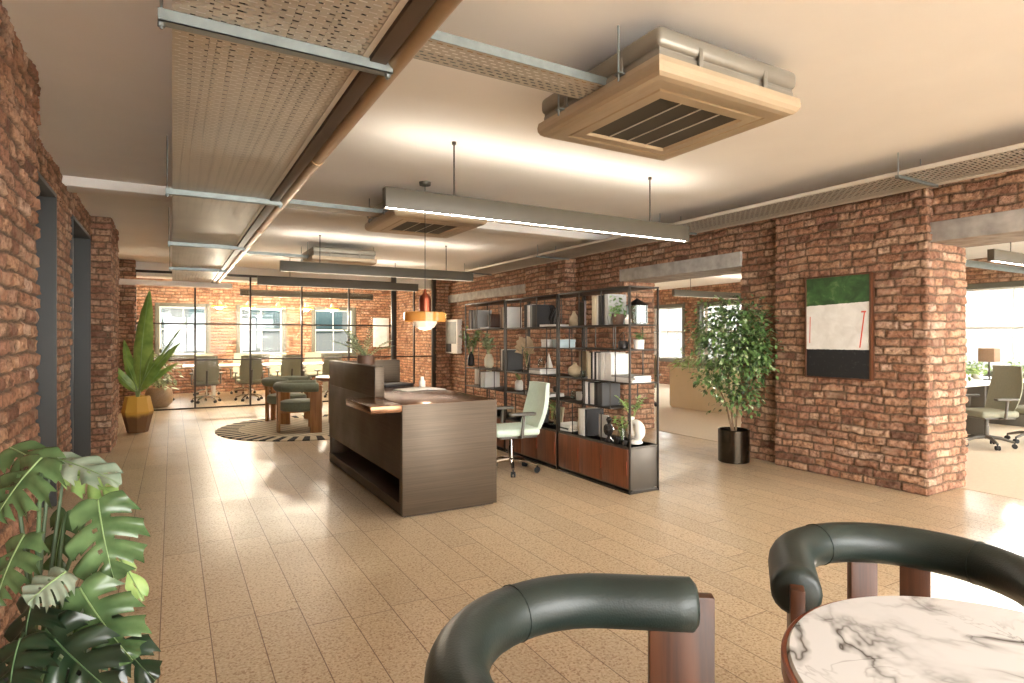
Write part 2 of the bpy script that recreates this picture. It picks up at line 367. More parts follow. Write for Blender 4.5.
# ---------------------------------------------------------------- brick walls
class BrickMesh:
    """flat wall faces laid in courses of real raised bricks"""
    def __init__(s): s.V = []; s.F = []; s.A = []; s.n = 0
    def patch(s, O, U, Nn, L, z0, z1, step=.0125, seed=0, amp=1.0, coarse=False):
        R = np.random.RandomState(seed+1); U = np.array(U, float); Nn = np.array(Nn, float); O = np.array(O, float)
        H = .075; offs = [0, .007, .0145, .037, .0605, .068] if not coarse else [0, .012, .063]
        k0 = int(math.floor(z0/H)); zl = []
        for k in range(k0, int(math.ceil(z1/H))+1):
            for o in offs:
                z = k*H+o
                if z0+1e-4 < z < z1-1e-4: zl.append((z, k, o))
        zl = [(z0, int(z0//H), z0-int(z0//H)*H)]+zl+[(z1, int((z1-1e-6)//H), z1-int((z1-1e-6)//H)*H)]
        nu = max(2, int(round(L/step))+1); us = np.linspace(0, L, nu)
        rows = {}
        for k in range(k0-1, int(math.ceil(z1/H))+2):
            b = [-.3-R.rand()*.1-(.1125 if k % 2 else 0)]
            while b[-1] < L+.3: b.append(b[-1]+(.225 if R.rand() < .74 else .115)+R.uniform(-.008, .008))
            n = len(b); rows[k] = (np.array(b), R.rand(n), R.rand(n), R.normal(0, 1, n))
        ph = R.rand(8)*6.28
        def wob(u, z): return .005*np.sin(u*7+ph[0]+z*3)+.0035*np.sin(u*17+ph[1]+z*11)+.0015*np.sin(u*41+ph[2]+z*23)
        P = []; A = []
        for (z, k, o) in zl:
            b, r1, r2, r3 = rows[k]
            idx = np.clip(np.searchsorted(b, us)-1, 0, len(b)-2)
            d = np.minimum(us-b[idx], b[idx+1]-us)
            hu = np.clip((d-.004)/.009, 0, 1); hu = hu*hu*(3-2*hu)
            e = min(o, H-o); e = e+.0025*np.sin(us*29+ph[3]+k*2.1)*(1 if o > 0 else 0)
            hz = np.clip((e-.0045)/.0085, 0, 1); hz = hz*hz*(3-2*hz)
            h = hu*hz
            rag = .0034*np.sin(us*83+ph[4]+z*57)+.0018*np.sin(us*131+ph[5]+z*149)+R.normal(0, .0010, nu)
            missing = (r2[idx] < .04)
            disp = amp*(h*(.013+.0055*np.clip(r3[idx], -1.6, 1.6)+.004*np.sin(us*19+ph[6]+k))+rag*h*1.1+missing*h*-.012)
            zz = z+(wob(us, z) if z0+.01 < z < z1-.01 else 0)
            pts = O[None, :]+us[:, None]*U[None, :]+disp[:, None]*Nn[None, :]; pts[:, 2] = zz
            P.append(pts); A.append(np.stack([r1[idx], h, r2[idx], np.ones(nu)], 1))
        P = np.array(P); A = np.array(A); nz = len(zl)
        # returns at both ends so that corners look like brick ends
        first = P[:, :1]-Nn*.035; last = P[:, -1:]-Nn*.035
        P = np.concatenate([first, P, last], 1); A = np.concatenate([A[:, :1], A, A[:, -1:]], 1); nu += 2
        i = np.arange(nz*nu).reshape(nz, nu)+s.n
        q = np.stack([i[:-1, :-1], i[:-1, 1:], i[1:, 1:], i[1:, :-1]], -1).reshape(-1, 4)
        if np.dot(np.cross(U, [0, 0, 1]), Nn) < 0: q = q[:, ::-1]
        s.V.append(P.reshape(-1, 3)); s.A.append(A.reshape(-1, 4)); s.F.append(q); s.n += nz*nu
        return s
    def build(s, name, core=None, label=None):
        V = np.concatenate(s.V); F = np.concatenate(s.F); A = np.concatenate(s.A); nb = len(F)
        me = bpy.data.meshes.new(name)
        cv = core.v if core else []; cf = core.f if core else []
        allv = np.concatenate([V, np.array(cv, float).reshape(-1, 3)]) if cv else V
        nf = len(F)+len(cf)
        me.vertices.add(len(allv)); me.vertices.foreach_set('co', allv.astype(np.float32).ravel())
        loops = list(F.ravel())+[i+len(V) for f in cf for i in f]
        tot = [4]*len(F)+[len(f) for f in cf]; st = np.concatenate([[0], np.cumsum(tot)[:-1]])
        me.loops.add(len(loops)); me.loops.foreach_set('vertex_index', np.array(loops, np.int32))
        me.polygons.add(nf); me.polygons.foreach_set('loop_start', st.astype(np.int32)); me.polygons.foreach_set('loop_total', np.array(tot, np.int32))
        me.materials.append(BRICK); me.materials.append(CONC)
        me.polygons.foreach_set('material_index', np.array([0]*len(F)+[0]*len(cf), np.int32))
        me.update(calc_edges=True); me.validate()
        at_ = me.attributes.new('bk', 'FLOAT_COLOR', 'POINT')
        full = np.concatenate([A, np.tile([.4, .0, .5, 1], (len(allv)-len(A), 1))]) if len(allv) > len(A) else A
        at_.data.foreach_set('color', full.astype(np.float32).ravel())
        me.polygons.foreach_set('use_smooth', [True]*nb+[False]*(nf-nb))
        o = bpy.data.objects.new(name, me); C.objects.link(o); o['kind'] = 'structure'
        if label: o['label'] = label; o['category'] = 'wall'
        return o

CH = 2.77       # ceiling height
LT, LB = 2.34, 2.17   # lintel top / bottom
XR, XP, XB = 5.66, 5.58, 6.24   # right wall: plain face, pier face, office face
def rw(bm_, y0, y1, z0, z1, x, step=.0125, seed=0):   # face looking to -X
    bm_.patch((x, y0, 0), (0, 1, 0), (-1, 0, 0), y1-y0, z0, z1, step, seed)
w = BrickMesh(); core = MB()
rw(w, 2.60, 4.06, 0, CH, XP, .011, 1)                       # pier with the painting
w.patch((XP-.004, 2.605, 0), (1, 0, 0), (0, -1, 0), XB-XP+.01, 0, LB+.01, .011, 2)   # its end in the opening
w.patch((XP-.004, 2.605, 0), (1, 0, 0), (0, -1, 0), XR-XP+.03, LB, CH, .011, 21)
core.box(XP+.03, XB-.02, 2.635, 4.06, 0, CH)
rw(w, 4.04, 4.56, 0, CH, XR, .0125, 3)
w.patch((XR, 4.552, 0), (1, 0, 0), (0, 1, 0), XB-XR, 0, LB, .03, 4)
core.box(XR+.03, XB-.02, 4.0, 4.52, 0, CH)
rw(w, 4.54, 6.82, LT-.01, CH, XR, .0125, 5); core.box(XR+.03, XB-.02, 4.5, 6.8, LT, CH)      # over the opening
rw(w, 6.60, 7.8, 0, LT, XR, .0125, 6); rw(w, 6.8, 7.8, LT-.01, CH, XR, .0125, 7); core.box(XR+.03, XB-.02, 6.63, 7.8, 0, CH)
w.patch((XR, 6.606, 0), (1, 0, 0), (0, -1, 0), XB-XR, 0, LB+.01, .02, 8)
rw(w, 7.77, 8.98, 0, CH, 5.45, .015, 9); core.box(5.48, XB-.02, 7.80, 8.98, 0, CH)
w.patch((5.446, 7.775, 0), (1, 0, 0), (0, -1, 0), .25, 0, CH, .0125, 10)
rw(w, 8.96, 12.78, 0, LB+.01, 5.66, .018, 11); rw(w, 8.96, 12.78, LT-.01, CH, 5.62, .018, 12); core.box(5.68, XB-.02, 8.98, 12.8, 0, CH)
rw(w, 12.9, 16.5, 0, CH, 5.66, .022, 13); core.box(5.68, XB-.02, 12.8, 16.5, 0, CH)
w.patch((5.32, 12.74, 0), (1, 0, 0), (0, -1, 0), .36, 0, CH, .018, 14); w.patch((5.32, 12.74, 0), (0, 1, 0), (-1, 0, 0), .2, 0, CH, .018, 15); core.box(5.35, 5.7, 12.77, 12.94, 0, CH)
rw(w, .32, 2.62, LT-.01, CH, XR, .0125, 16); core.box(XR+.03, XB-.02, .3, 2.64, LT, CH)     # over the near opening
rw(w, -2.5, .34, 0, CH, XR, .02, 17); core.box(XR+.03, XB-.02, -2.5, .3, 0, CH)
# office side of the same wall
for (y0, y1, z0, z1, sd) in ((2.6, 4.56, 0, LB, 31), (6.6, 16.5, 0, LB, 32), (-2.5, .34, 0, LB, 33), (-2.5, 16.5, LB, CH, 34)):
    w.patch((XB, y0, 0), (0, 1, 0), (1, 0, 0), y1-y0, z0, z1, .035, sd, 1, True)
w.build('wall_right', core)
def lintel(y0, y1, x0, x1):
    m = MB(); m.box(x0, x1, y0, y1, LB, LT, .006); return m
struct('beam_lintel', lintel(4.55, 6.66, XR-.034, XB-.01), CONC)
struct('beam_lintel', lintel(.3, 2.64, XR-.034, XB-.01), CONC)
struct('beam_lintel', lintel(8.99, 12.72, 5.585, 5.9), CONC)

# left wall: brick piers with two dark steel lined doorways
XL, XLP = -.83, -.635
w = BrickMesh(); core = MB()
def lw(bm_, y0, y1, z0, z1, x, step=.0125, seed=0): bm_.patch((x, y0, 0), (0, 1, 0), (1, 0, 0), y1-y0, z0, z1, step, seed)
lw(w, -2.5, 1.2, 0, CH, XLP, .02, 40); lw(w, 1.2, 4.02, 0, CH, XLP, .011, 41); core.box(-1.5, XLP-.03, -2.5, 3.99, 0, CH)
w.patch((XL-.1, 4.015, 0), (1, 0, 0), (0, 1, 0), XLP-XL+.1, 0, CH, .02, 42)
lw(w, 4.0, 4.35, 0, CH, XL, .0125, 43); core.box(-1.5, XL-.03, 4.0, 4.33, 0, CH)
lw(w, 4.33, 8.3, 2.5, CH, XL, .011, 44); core.box(-1.5, XL-.03, 4.3, 8.3, 2.52, CH)
lw(w, 5.95, 6.87, 0, 2.5, XL, .011, 45); core.box(-1.5, XL-.03, 5.97, 6.85, 0, 2.52)
lw(w, 8.24, 8.5, 0, CH, XL, .0125, 46); core.box(-1.5, XL-.03, 8.26, 8.5, 0, CH)
w.patch((XL-.02, 8.4, 0), (1, 0, 0), (0, -1, 0), XLP-XL+.03, 0, CH, .011, 47)
lw(w, 8.395, 9.42, 0, CH, XLP, .0125, 48); core.box(-1.5, XLP-.03, 8.43, 9.40, 0, CH)
w.patch((XL-.02, 9.415, 0), (1, 0, 0), (0, 1, 0), XLP-XL+.02, 0, CH, .03, 49)
lw(w, 9.4, 12.8, 0, CH, XL, .016, 50); core.box(-1.5, XL-.03, 9.4, 16.6, 0, CH)
w.patch((XL-.02, 12.72, 0), (1, 0, 0), (0, -1, 0), .26, 0, CH, .015, 51); w.patch((-.59, 12.715, 0), (0, 1, 0), (1, 0, 0), .2, 0, CH, .02, 52); core.box(-.85, -.62, 12.75, 12.92, 0, CH)
lw(w, 12.9, 16.5, 0, CH, XL, .022, 53)
w.build('wall_left', core)
for i, (y0, y1) in enumerate(((4.33, 5.97), (6.85, 8.26))):
    d = thing('door_%d' % (i+1), ['dark steel lined doorway in the brick wall close to the monstera', 'dark steel lined doorway in the brick wall before the yellow planter'][i], 'door', (-1.0, (y0+y1)/2, 0)); d['kind'] = 'structure'
    m = MB(); t = .02
    m.box(-1.42, XL+.024, y1-t-.014, y1, 0, 2.49, .003); m.box(-1.42, XL+.024, y0, y0+t+.014, 0, 2.49, .003); m.box(-1.42, XL+.024, y0+.01, y1-.01, 2.476, 2.51, .003)
    part('door_frame', m, DARKSTEEL, d, world=True)
    m = MB(); m.box(-1.42, -1.37, y0+t, (y0+y1)/2-.003, .01, 2.48, .004); m.box(-1.42, -1.37, (y0+y1)/2+.003, y1-t, .01, 2.48, .004)
    lf = part('door_leaf', m, DARKSTEEL, d, world=True)
    m = MB(); m.tube([(-1.37, (y0+y1)/2-.06, .95), (-1.32, (y0+y1)/2-.06, .95), (-1.32, (y0+y1)/2-.06, 1.3), (-1.37, (y0+y1)/2-.06, 1.3)], .01, 8)
    part('handle', m, BLACKMETAL, lf, world=True)

# floor, ceiling, ceiling beam
m = MB(); m.box(-2.2, 13, -3, 17.2, -.15, 0); struct('floor', m, FLOOR)
m = MB(); m.box(XB-.1, 12.6, -3, 16.6, -.01, .004); struct('floor_office', m, plain('sunlit_office_floor', (206, 192, 170), .9, 0, .05, 30))  # office floor made paler; its sunlit look is put into the colour
m = MB(); m.box(-2.2, 13, -3, 17.2, CH, CH+.2); struct('ceiling', m, CEIL)
m = MB(); m.box(XL-.05, XB, 6.42, 6.72, CH-.085, CH+.02, .006); struct('ceiling_beam', m, CEIL)
m = MB(); m.box(XL-.05, XB, 13.0, 13.35, CH-.26, CH+.02, .006); struct('ceiling_beam', m, CEIL)

# back wall of the meeting room with three sash windows
YB = 16.5; WX = [(-.35, .82), (1.42, 2.6), (3.26, 4.44)]; WZ = (.88, 2.2)
w = BrickMesh(); core = MB(); xs = [-1.0]+[x for p in WX for x in p]+[5.8]
for k in range(0, 8, 2):
    w.patch((xs[k], YB, 0), (1, 0, 0), (0, -1, 0), xs[k+1]-xs[k], WZ[0], WZ[1], .024, 60+k); core.box(xs[k]+.02, xs[k+1]-.02, YB+.03, YB+.42, WZ[0], WZ[1])
w.patch((xs[0], YB, 0), (1, 0, 0), (0, -1, 0), 6.8, 0, WZ[0], .024, 70); w.patch((xs[0], YB, 0), (1, 0, 0), (0, -1, 0), 6.8, WZ[1], CH, .024, 71)
core.box(-1.2, 6.2, YB+.03, YB+.42, 0, WZ[0]); core.box(-1.2, 6.2, YB+.03, YB+.42, WZ[1], CH)
w.build('wall_back', core)
def sash(name, u0, u1, z0, z1, label, plane, axis):
    """sash window: casing, two sashes of two panes, sill; axis X = wall runs along x"""
    r = thing(name, label, 'window', ((u0+u1)/2, plane, z0) if axis == 'X' else (plane, (u0+u1)/2, z0)); r['kind'] = 'structure'
    def bx(m, a0, a1, d0, d1, c0, c1, b=.004):
        if axis == 'X': m.box(a0, a1, plane+d0, plane+d1, c0, c1, b)
        else: m.box(plane+d0, plane+d1, a0, a1, c0, c1, b)
    m = MB(); c = .085
    bx(m, u0-.01, u0+c, -.035, .16, z0, z1); bx(m, u1-c, u1+.01, -.035, .16, z0, z1); bx(m, u0+c, u1-c, -.035, .16, z1-c, z1); bx(m, u0+c, u1-c, -.035, .16, z0, z0+.06)
    part('window_frame', m, FRAMEGREY, r, world=True)
    zm = (z0+z1)/2+.02; um = (u0+u1)/2
    for (a, b_, dd) in ((z0+.06, zm+.02, .05), (zm-.02, z1-c, .09)):
        m = MB(); t = .035
        bx(m, u0+c, u0+c+t, dd, dd+.04, a, b_); bx(m, u1-c-t, u1-c, dd, dd+.04, a, b_); bx(m, u0+c+t, u1-c-t, dd, dd+.04, a, a+t); bx(m, u0+c+t, u1-c-t, dd, dd+.04, b_-t, b_); bx(m, um-.009, um+.009, dd+.01, dd+.03, a+t, b_-t, 0)
        sh = part('sash', m, WHITE, r, world=True)
        m = MB(); bx(m, u0+c+t, u1-c-t, dd+.017, dd+.023, a+t, b_-t, 0); part('pane', m, WGLASS, sh, world=True)
    m = MB(); bx(m, u0-.05, u1+.05, -.07, .06, z0-.035, z0, .006); part('window_sill', m, FRAMEGREY, r, world=True)
for i, (a, b_) in enumerate(WX):
    sash('window_%d' % (i+1), a, b_, *WZ, ['sash window behind the tall banana-leaf plant', 'sash window in the middle of the meeting room wall', 'sash window of the meeting room above the green potted plant on the counter'][i], YB, 'X')

# office beyond the openings: outer wall with tall windows
XO = 12.5; WY = [(-1.6, .1), (.55, 2.6), (3.1, 5.95), (6.55, 8.3), (9.95, 11.5), (11.98, 13.5)]; OZ = (.7, 2.32)
w = BrickMesh(); core = MB(); ys = [-3.0]+[y for p in WY for y in p]+[16.6]
for k in range(0, len(ys), 2):
    w.patch((XO, ys[k], 0), (0, 1, 0), (-1, 0, 0), ys[k+1]-ys[k], OZ[0], OZ[1], .03, 80+k, 1, True); core.box(XO+.03, XO+.4, ys[k]+.02, ys[k+1]-.02, OZ[0], OZ[1])
w.patch((XO, -3, 0), (0, 1, 0), (-1, 0, 0), 19.6, 0, OZ[0], .03, 98, 1, True); w.patch((XO, -3, 0), (0, 1, 0), (-1, 0, 0), 19.6, OZ[1], CH, .03, 99, 1, True)
core.box(XO+.03, XO+.4, -3, 16.6, 0, OZ[0]); core.box(XO+.03, XO+.4, -3, 16.6, OZ[1], CH)
w.build('wall_office_outer', core)
ORDW = ['first', 'second', 'third', 'fourth', 'fifth', 'sixth', 'seventh']
for i, (a, b_) in enumerate(WY):
    sash('window_%d' % (i+4), a, b_, *OZ, 'tall office sash window, %s in the outer office wall' % ORDW[i], XO, 'Y')

m = MB(); m.box(-1.5, -.5, -2.7, -2.5, 0, CH); m.box(5.0, XB, -2.7, -2.5, 0, CH); m.box(-.5, 5.0, -2.7, -2.5, 2.68, CH); m.box(-.5, 5.0, -2.7, -2.5, 0, .1); struct('wall_rear_added', m, PLASTER)  # unseen wall added to hold back daylight from behind the camera
# ---------------------------------------------------------------- glass partition
g = thing('glass_partition', 'black framed glass partition in front of the meeting room', 'partition', (2.3, 12.8, 0)); g['kind'] = 'structure'
PX = [-.585, .38, 1.35, 2.33, 3.30, 4.30, 4.78, 5.27]; ZT = 2.58
for k, x in enumerate(PX):
    t = .055 if k in (5, 7) else .016
    m = MB(); m.box(x-t, x+t, 12.77, 12.83, 0, CH if k in (5, 7) else ZT, .002); part('post', m, BLACKMETAL, g, world=True)
for z, t in ((ZT, .022), (.93, .014), (1.62, .014), (.012, .012)):
    m = MB(); m.box(PX[0], PX[5] if z > 1 else PX[7], 12.775, 12.825, z-t, z+t, .002); part('rail', m, BLACKMETAL, g, world=True)
for k in range(7):
    m = MB(); m.box(PX[k]+.016, PX[k+1]-.016, 12.796, 12.804, .02, ZT if k < 5 else CH-.02); part('pane', m, GLASS, g, world=True)

# ---------------------------------------------------------------- cable tray overhead
TRAYM = perforated('perforated_tray_sheet', (202, 192, 174), .046, .025, (.62, .46), .25)
TRAYM2 = perforated('fine_perforated_tray_sheet', (186, 180, 168), .07, .03, (.74, .45), .25)
TRIMW = plain('pale_tray_edge', (206, 198, 184), .5, .3, .05, 6)
PIPE = plain('tan_steel_conduit', (176, 148, 112), .35, .6, .08, 5)
CHANNEL = plain('dark_brown_channel', (88, 72, 58), .5, .4, .06, 6)
t = thing('cable_tray', 'wide perforated cable tray running overhead along the room', 'cable tray', (.31, 6, 2.4))
m = MB(); m.box(0, .63, -1, 12.62, 2.4, 2.402); part('perforated_base', m, TRAYM, t, world=True)
for x in (0, .622):
    m = MB(); m.box(x, x+.008, -1, 12.62, 2.402, 2.46); part('side_flange', m, TRIMW, t, world=True)
m = MB(); m.box(.612, .635, -1, 12.62, 2.396, 2.4); part('edge_strip', m, TRIMW, t, world=True)
for k in range(11):
    x = .055+.05*k; r = random.choice((.007, .009, .011))
    pth = [(x+.009*math.sin(y*.9+k)+.005*math.sin(y*2.3+k*2), y, 2.403+r) for y in np.arange(-.9, 12.6, .3)]
    solo('cable', MB().tube(pth, r, 6), [RUBBER, RUBBER, GREYPL][k % 3], ('black' if k % 3 < 2 else 'grey')+' cable lying lengthwise in the wide overhead tray', 'cable', group='%s cables in the overhead tray' % ('black' if k % 3 < 2 else 'grey'))
m = MB(); m.box(.64, .705, -1, 12.5, 2.385, 2.46, .004); solo('cable_channel', m, CHANNEL, 'dark brown channel running between the wide cable tray and the tan pipe', 'channel')
t = thing('conduit_pipe', 'long tan pipe running overhead beside the wide cable tray', 'pipe', (.74, 6, 2.39))
m = MB(); m.cyl((.745, -1, 2.41), (.745, 12.5, 2.41), .037, n=18); part('pipe', m, PIPE, t, world=True)
for y in (1.0, 3.6, 6.2, 8.8, 11.4):
    m = MB(); m.cyl((.745, y, 2.41), (.745, y+.07, 2.41), .041, n=18); part('coupling', m, PIPE, t, world=True)
for i, y in enumerate((2.2, 4.8, 7.43, 10.05)):
    s_ = thing('tray_strut', 'galvanised strut under the wide cable tray, %s from the doorway end of the room' % ['fourth', 'third', 'second', 'first'][i] if 0 else 'galvanised strut under the wide cable tray, ' + ['first and longest in view', 'second along the tray', 'third along the tray', 'last one before the glass partition'][i], 'strut', (.34, y, 2.36))
    m = MB(); m.box(-.04, .73, y-.02, y+.02, 2.358, 2.362); m.box(-.04, .73, y-.02, y-.017, 2.358, 2.398); m.box(-.04, .73, y+.017, y+.02, 2.358, 2.398)
    part('channel', m, GALV, s_, world=True)
    for x in (-.03, .715):
        m = MB(); m.cyl((x, y, 2.34), (x, y, CH+.01), .005, n=8); m.cyl((x, y, 2.346), (x, y, 2.358), .011, n=6); part('threaded_rod', m, GALV, s_, world=True)

# wall-side tray
t = thing('wall_cable_tray', 'narrow slotted cable tray along the top of the brick wall', 'cable tray', (5.1, 6, 2.6))
m = MB(); m.box(4.84, 5.36, -1, 10.9, 2.6, 2.602); part('perforated_base', m, TRAYM2, t, world=True)
for (a, b_) in ((4.832, 4.84),):
    m = MB(); m.box(a, b_, -1, 10.9, 2.598, 2.63); part('side_flange', m, TRIMW, t, world=True)
m = MB(); m.box(5.36, 5.43, -1, 10.9, 2.597, 2.64, .003); part('edge_strip', m, TRIMW, t, world=True)
for x in (4.93, 5.0, 5.08, 5.17, 5.25):
    solo('cable', MB().tube([(x+.012*math.sin(y*1.3+x*30), y, 2.61) for y in np.arange(-.9, 10.8, .4)], .008, 6), RUBBER, 'black cable lying in the slotted tray beside the brick wall', 'cable', group='black cables in the wall-side tray')
for i, y in enumerate((2.45, 5.0, 7.6, 10.2)):
    s_ = thing('tray_bracket', 'grey hanger bracket of the wall-side tray, ' + ['above the painting pier', 'above the concrete lintel and leafy tree', 'above the bookcase', 'near the glass partition'][i], 'bracket', (5.1, y, 2.58))
    m = MB(); m.box(4.8, 5.4, y-.015, y+.015, 2.575, 2.597, .002); part('channel', m, GALV, s_, world=True)
    for x in (4.82, 5.15):
        m = MB(); m.cyl((x, y, 2.57), (x, y, CH+.01), .004, n=8); part('threaded_rod', m, GALV, s_, world=True)
# white duct across the room by the partition
m = MB(); m.box(XL, 1.0, 12.5, 12.6, 2.30, 2.40, .012); solo('white_duct', m, PLASTER, 'white square duct crossing under the ceiling by the glass partition', 'duct')

# ---------------------------------------------------------------- ceiling cassettes with their branch trays
def square_ring(m, a, b_, za, zb, mi=0):
    vs = [(sx*a, sy*a, za) for sx, sy in ((-1,-1),(1,-1),(1,1),(-1,1))]+[(sx*b_, sy*b_, zb) for sx, sy in ((-1,-1),(1,-1),(1,1),(-1,1))]
    m.add(vs, [(i, (i+1) % 4, 4+(i+1) % 4, 4+i) for i in range(4)], mi)
def cassette(loc, label):
    r = thing('air_conditioner', label, 'air conditioner', loc)   # local z=0 is the underside
    m = MB(); m.box(-.455, .455, -.455, .455, .07, .122, .008); m.box(-.47, .47, -.47, .47, .130, .222, .03, seg=3); m.box(-.45, .45, -.45, .45, .1, .2)
    part('casing', m, ACBODY, r)
    m = MB()
    prof = [(.475, .085), (.480, .06), (.478, .038), (.468, .02), (.452, .009), (.43, .002), (.40, 0), (.36, .002), (.352, .008), (.344, .002), (.285, 0), (.268, .014)]
    for (a, za), (b_, zb) in zip(prof, prof[1:]): square_ring(m, a, b_, za, zb)
    square_ring(m, .475, .3, .085, .085); part('fascia', m, ACFASCIA, r, sharp=35)
    m = MB(); m.box(-.272, .272, -.272, .272, .012, .03); gr = part('grille', m, ACDARK, r)
    for k in range(-1, 2):
        m = MB(); m.box(k*.135-.003, k*.135+.003, -.268, .268, .007, .013); part('slat', m, TRIMW, gr)
    m = MB()
    for sx in (-1, 1):
        for k in (-.22, .22):
            m.box(sx*.468-.005, sx*.468+.005, k-.012, k+.012, .07, .17, .003); m.box(k-.012, k+.012, sx*.468-.005, sx*.468+.005, .07, .17, .003)
    part('clip', m, ACBODY, r)
    for sx in (-1, 1):
        for sy in (-.24, .24):
            m = MB(); m.cyl((sx*.50, sy, .05), (sx*.50, sy, CH-loc[2]+.01), .005, n=8); m.box(sx*.5-.035 if sx > 0 else -.51, sx*.5+.01 if sx > 0 else -.465, sy-.02, sy+.02, .08, .086); part('hanger_rod', m, GALV, r)
    return r
ac = cassette((2.26, 2.33, 2.468), 'square ceiling air conditioner close to the camera with fascia tinted by floor light')
dup(ac, (2.24, 5.7, 2.468), 0, 'ceiling air conditioner partly behind the lit linear lamp')
dup(ac, (2.24, 9.35, 2.468), 0, 'small distant ceiling air conditioner above the unlit linear lamps')
for i, y in enumerate((2.33, 5.7, 9.35)):
    t = thing('branch_tray', 'narrow perforated tray leading from the pipe to the ' + ['big air conditioner close by', 'air conditioner behind the lit lamp', 'small distant air conditioner'][i], 'cable tray', (1.28, y, 2.52))
    m = MB(); m.box(.79, 1.9, y-.095, y+.095, 2.56, 2.562); part('perforated_base', m, TRAYM, t, world=True)
    for yy in (y-.098, y+.095):
        m = MB(); m.box(.79, 1.9, yy, yy+.003, 2.56, 2.6); part('side_flange', m, GALV, t, world=True)
    solo('pipe', MB().tube([(.8, y-.04, 2.59), (1.3, y-.05, 2.59), (1.82, y-.03, 2.59)], .02, 10), PIPE, 'tan refrigerant pipe in the branch tray of the ' + ['big air conditioner close by', 'middle air conditioner', 'distant air conditioner'][i], 'pipe')

# ---------------------------------------------------------------- linear lamps
def linear(loc, L, label, h=.14, group=None, rz=0):
    r = thing('linear_lamp', label, 'lamp', loc, rz, group)     # local z=0 underside, runs along +X
    m = MB(); m.box(0, L, -.035, -.026, 0, h, .001); m.box(0, L, .026, .035, 0, h, .001); m.box(0, .006, -.03, .03, 0, h, .001); m.box(L-.006, L, -.03, .03, 0, h, .001); m.box(.003, L-.003, -.03, .03, .02, h-.02); part('housing', m, LAMPBODY, r)
    m = MB(); m.box(.006, L-.006, -.026, .026, .0068, .02); part('diffuser', m, LED, r)
    m = MB(); m.box(.006, L-.006, -.024, .024, h-.02, h-.012); part('uplight', m, LEDUP, r)
    for x in (.52, L-.45):
        m = MB(); m.cyl((x, 0, h), (x, 0, CH-loc[2]-.004), .006, n=8); m.cyl((x, 0, CH-loc[2]-.02), (x, 0, CH-loc[2]), .016, n=12); part('rod', m, BLACKMETAL, r)
    return r
l1 = linear((1.25, 3.92, 2.235), 2.86, 'long linear pendant lamp with a glowing lower edge above the bookcase end')
dup(l1, (1.25, 8.4, 2.245), 0, 'linear pendant lamp nearest the small distant air conditioner')['label'] = 'first unlit-looking linear lamp beyond the copper pendant, highest of the three far bars'
dup(l1, (1.25, 10.8, 2.25), 0, 'middle bar of the three far linear lamps, before the glass partition')
dup(l1, (1.25, 13.75, 2.25), 0, 'linear lamp inside the meeting room behind the glass')
o_ = dup(l1, (9.3, 9.25, 2.25), 0, 'linear lamp in the far office seen over the leafy tree')
o_ = dup(l1, (8.3, 3.2, 2.25), 0, 'linear lamp over the office desk beyond the brick pier')

# ---------------------------------------------------------------- copper pendant
r = thing('pendant_lamp', 'copper pendant lamp with an amber glass ring over the reception desk', 'lamp', (2.0, 5.07, 1.45))
def amber_glass():
    m = bpy.data.materials.new('amber_glass'); m.use_nodes = True; nt = m.node_tree; b = nt.nodes['Principled BSDF']; o = nt.nodes['Material Output']
    b.inputs['Base Color'].default_value = (*lin((222, 168, 92)), 1); b.inputs['Roughness'].default_value = .15
    t = N(nt, 'ShaderNodeBsdfTransparent'); t.inputs[0].default_value = (.95, .80, .55, 1); mx = N(nt, 'ShaderNodeMixShader'); mx.inputs[0].default_value = .5
    nt.links.new(t.outputs[0], mx.inputs[1]); nt.links.new(b.outputs[0], mx.inputs[2]); nt.links.new(mx.outputs[0], o.inputs[0]); return m
AMBER = amber_glass()
m = MB(); m.lathe([(.001, CH-.03), (.05, CH-.028), (.055, CH), (.001, CH)], 2.0, 5.07); part('ceiling_rose', m, LAMPBODY, r, world=True)
m = MB(); m.cyl((2.0, 5.07, 1.78), (2.0, 5.07, CH-.02), .0035, n=8); part('cord', m, RUBBER, r, world=True)
m = MB(); m.lathe([(.001, 1.80), (.009, 1.795), (.012, 1.765), (.05, 1.725), (.055, 1.70), (.055, 1.57), (.001, 1.565)][::-1], 2.0, 5.07, n=32); part('lamp_cap', m, COPPER, r, world=True)
m = MB(); m.lathe([(.05, 1.585), (.185, 1.585), (.192, 1.578), (.192, 1.50), (.186, 1.50), (.186, 1.576), (.05, 1.576)], 2.0, 5.07, n=40); part('amber_ring', m, AMBER, r, world=True)
m = MB(); m.lathe([(.001, 1.425), (.05, 1.43), (.085, 1.45), (.108, 1.485), (.11, 1.52), (.08, 1.545), (.04, 1.56)], 2.0, 5.07, n=32); part('glass_bowl', m, emis('glowing_opal_glass', (255, 240, 215), .12), r, world=True)

# ---------------------------------------------------------------- reception desk
r = thing('reception_desk', 'bronze metal reception desk with a raised counter and recessed foot slot', 'desk', (1.9, 5.4, 0))
m = MB(); m.box(1.49, 1.53, 4.27, 6.6, .28, .845, .002); part('front_panel', m, DESK, r, world=True)
m = MB(); m.box(1.489, 2.29, 4.23, 4.27, .012, .85, .003); m.box(1.4895, 1.80, 4.265, 4.30, .099, .285); part('end_panel', m, DESK, r, world=True)
m = MB(); m.box(1.49, 1.80, 4.27, 6.6, .012, .10, .003); m.box(1.5, 1.8, 6.53, 6.6, .1, .3, .002); part('plinth', m, DESK, r, world=True)
m = MB(); m.box(1.76, 1.80, 4.27, 6.56, .10, .30); part('slot_back', m, BLACKMETAL, r, world=True)
m = MB(); m.box(1.495, 2.29, 6.56, 6.598, .0, .845, .002); m.box(1.80, 2.25, 4.4, 4.8, .1, .8, .002); part('pedestal', m, DESK, r, world=True)
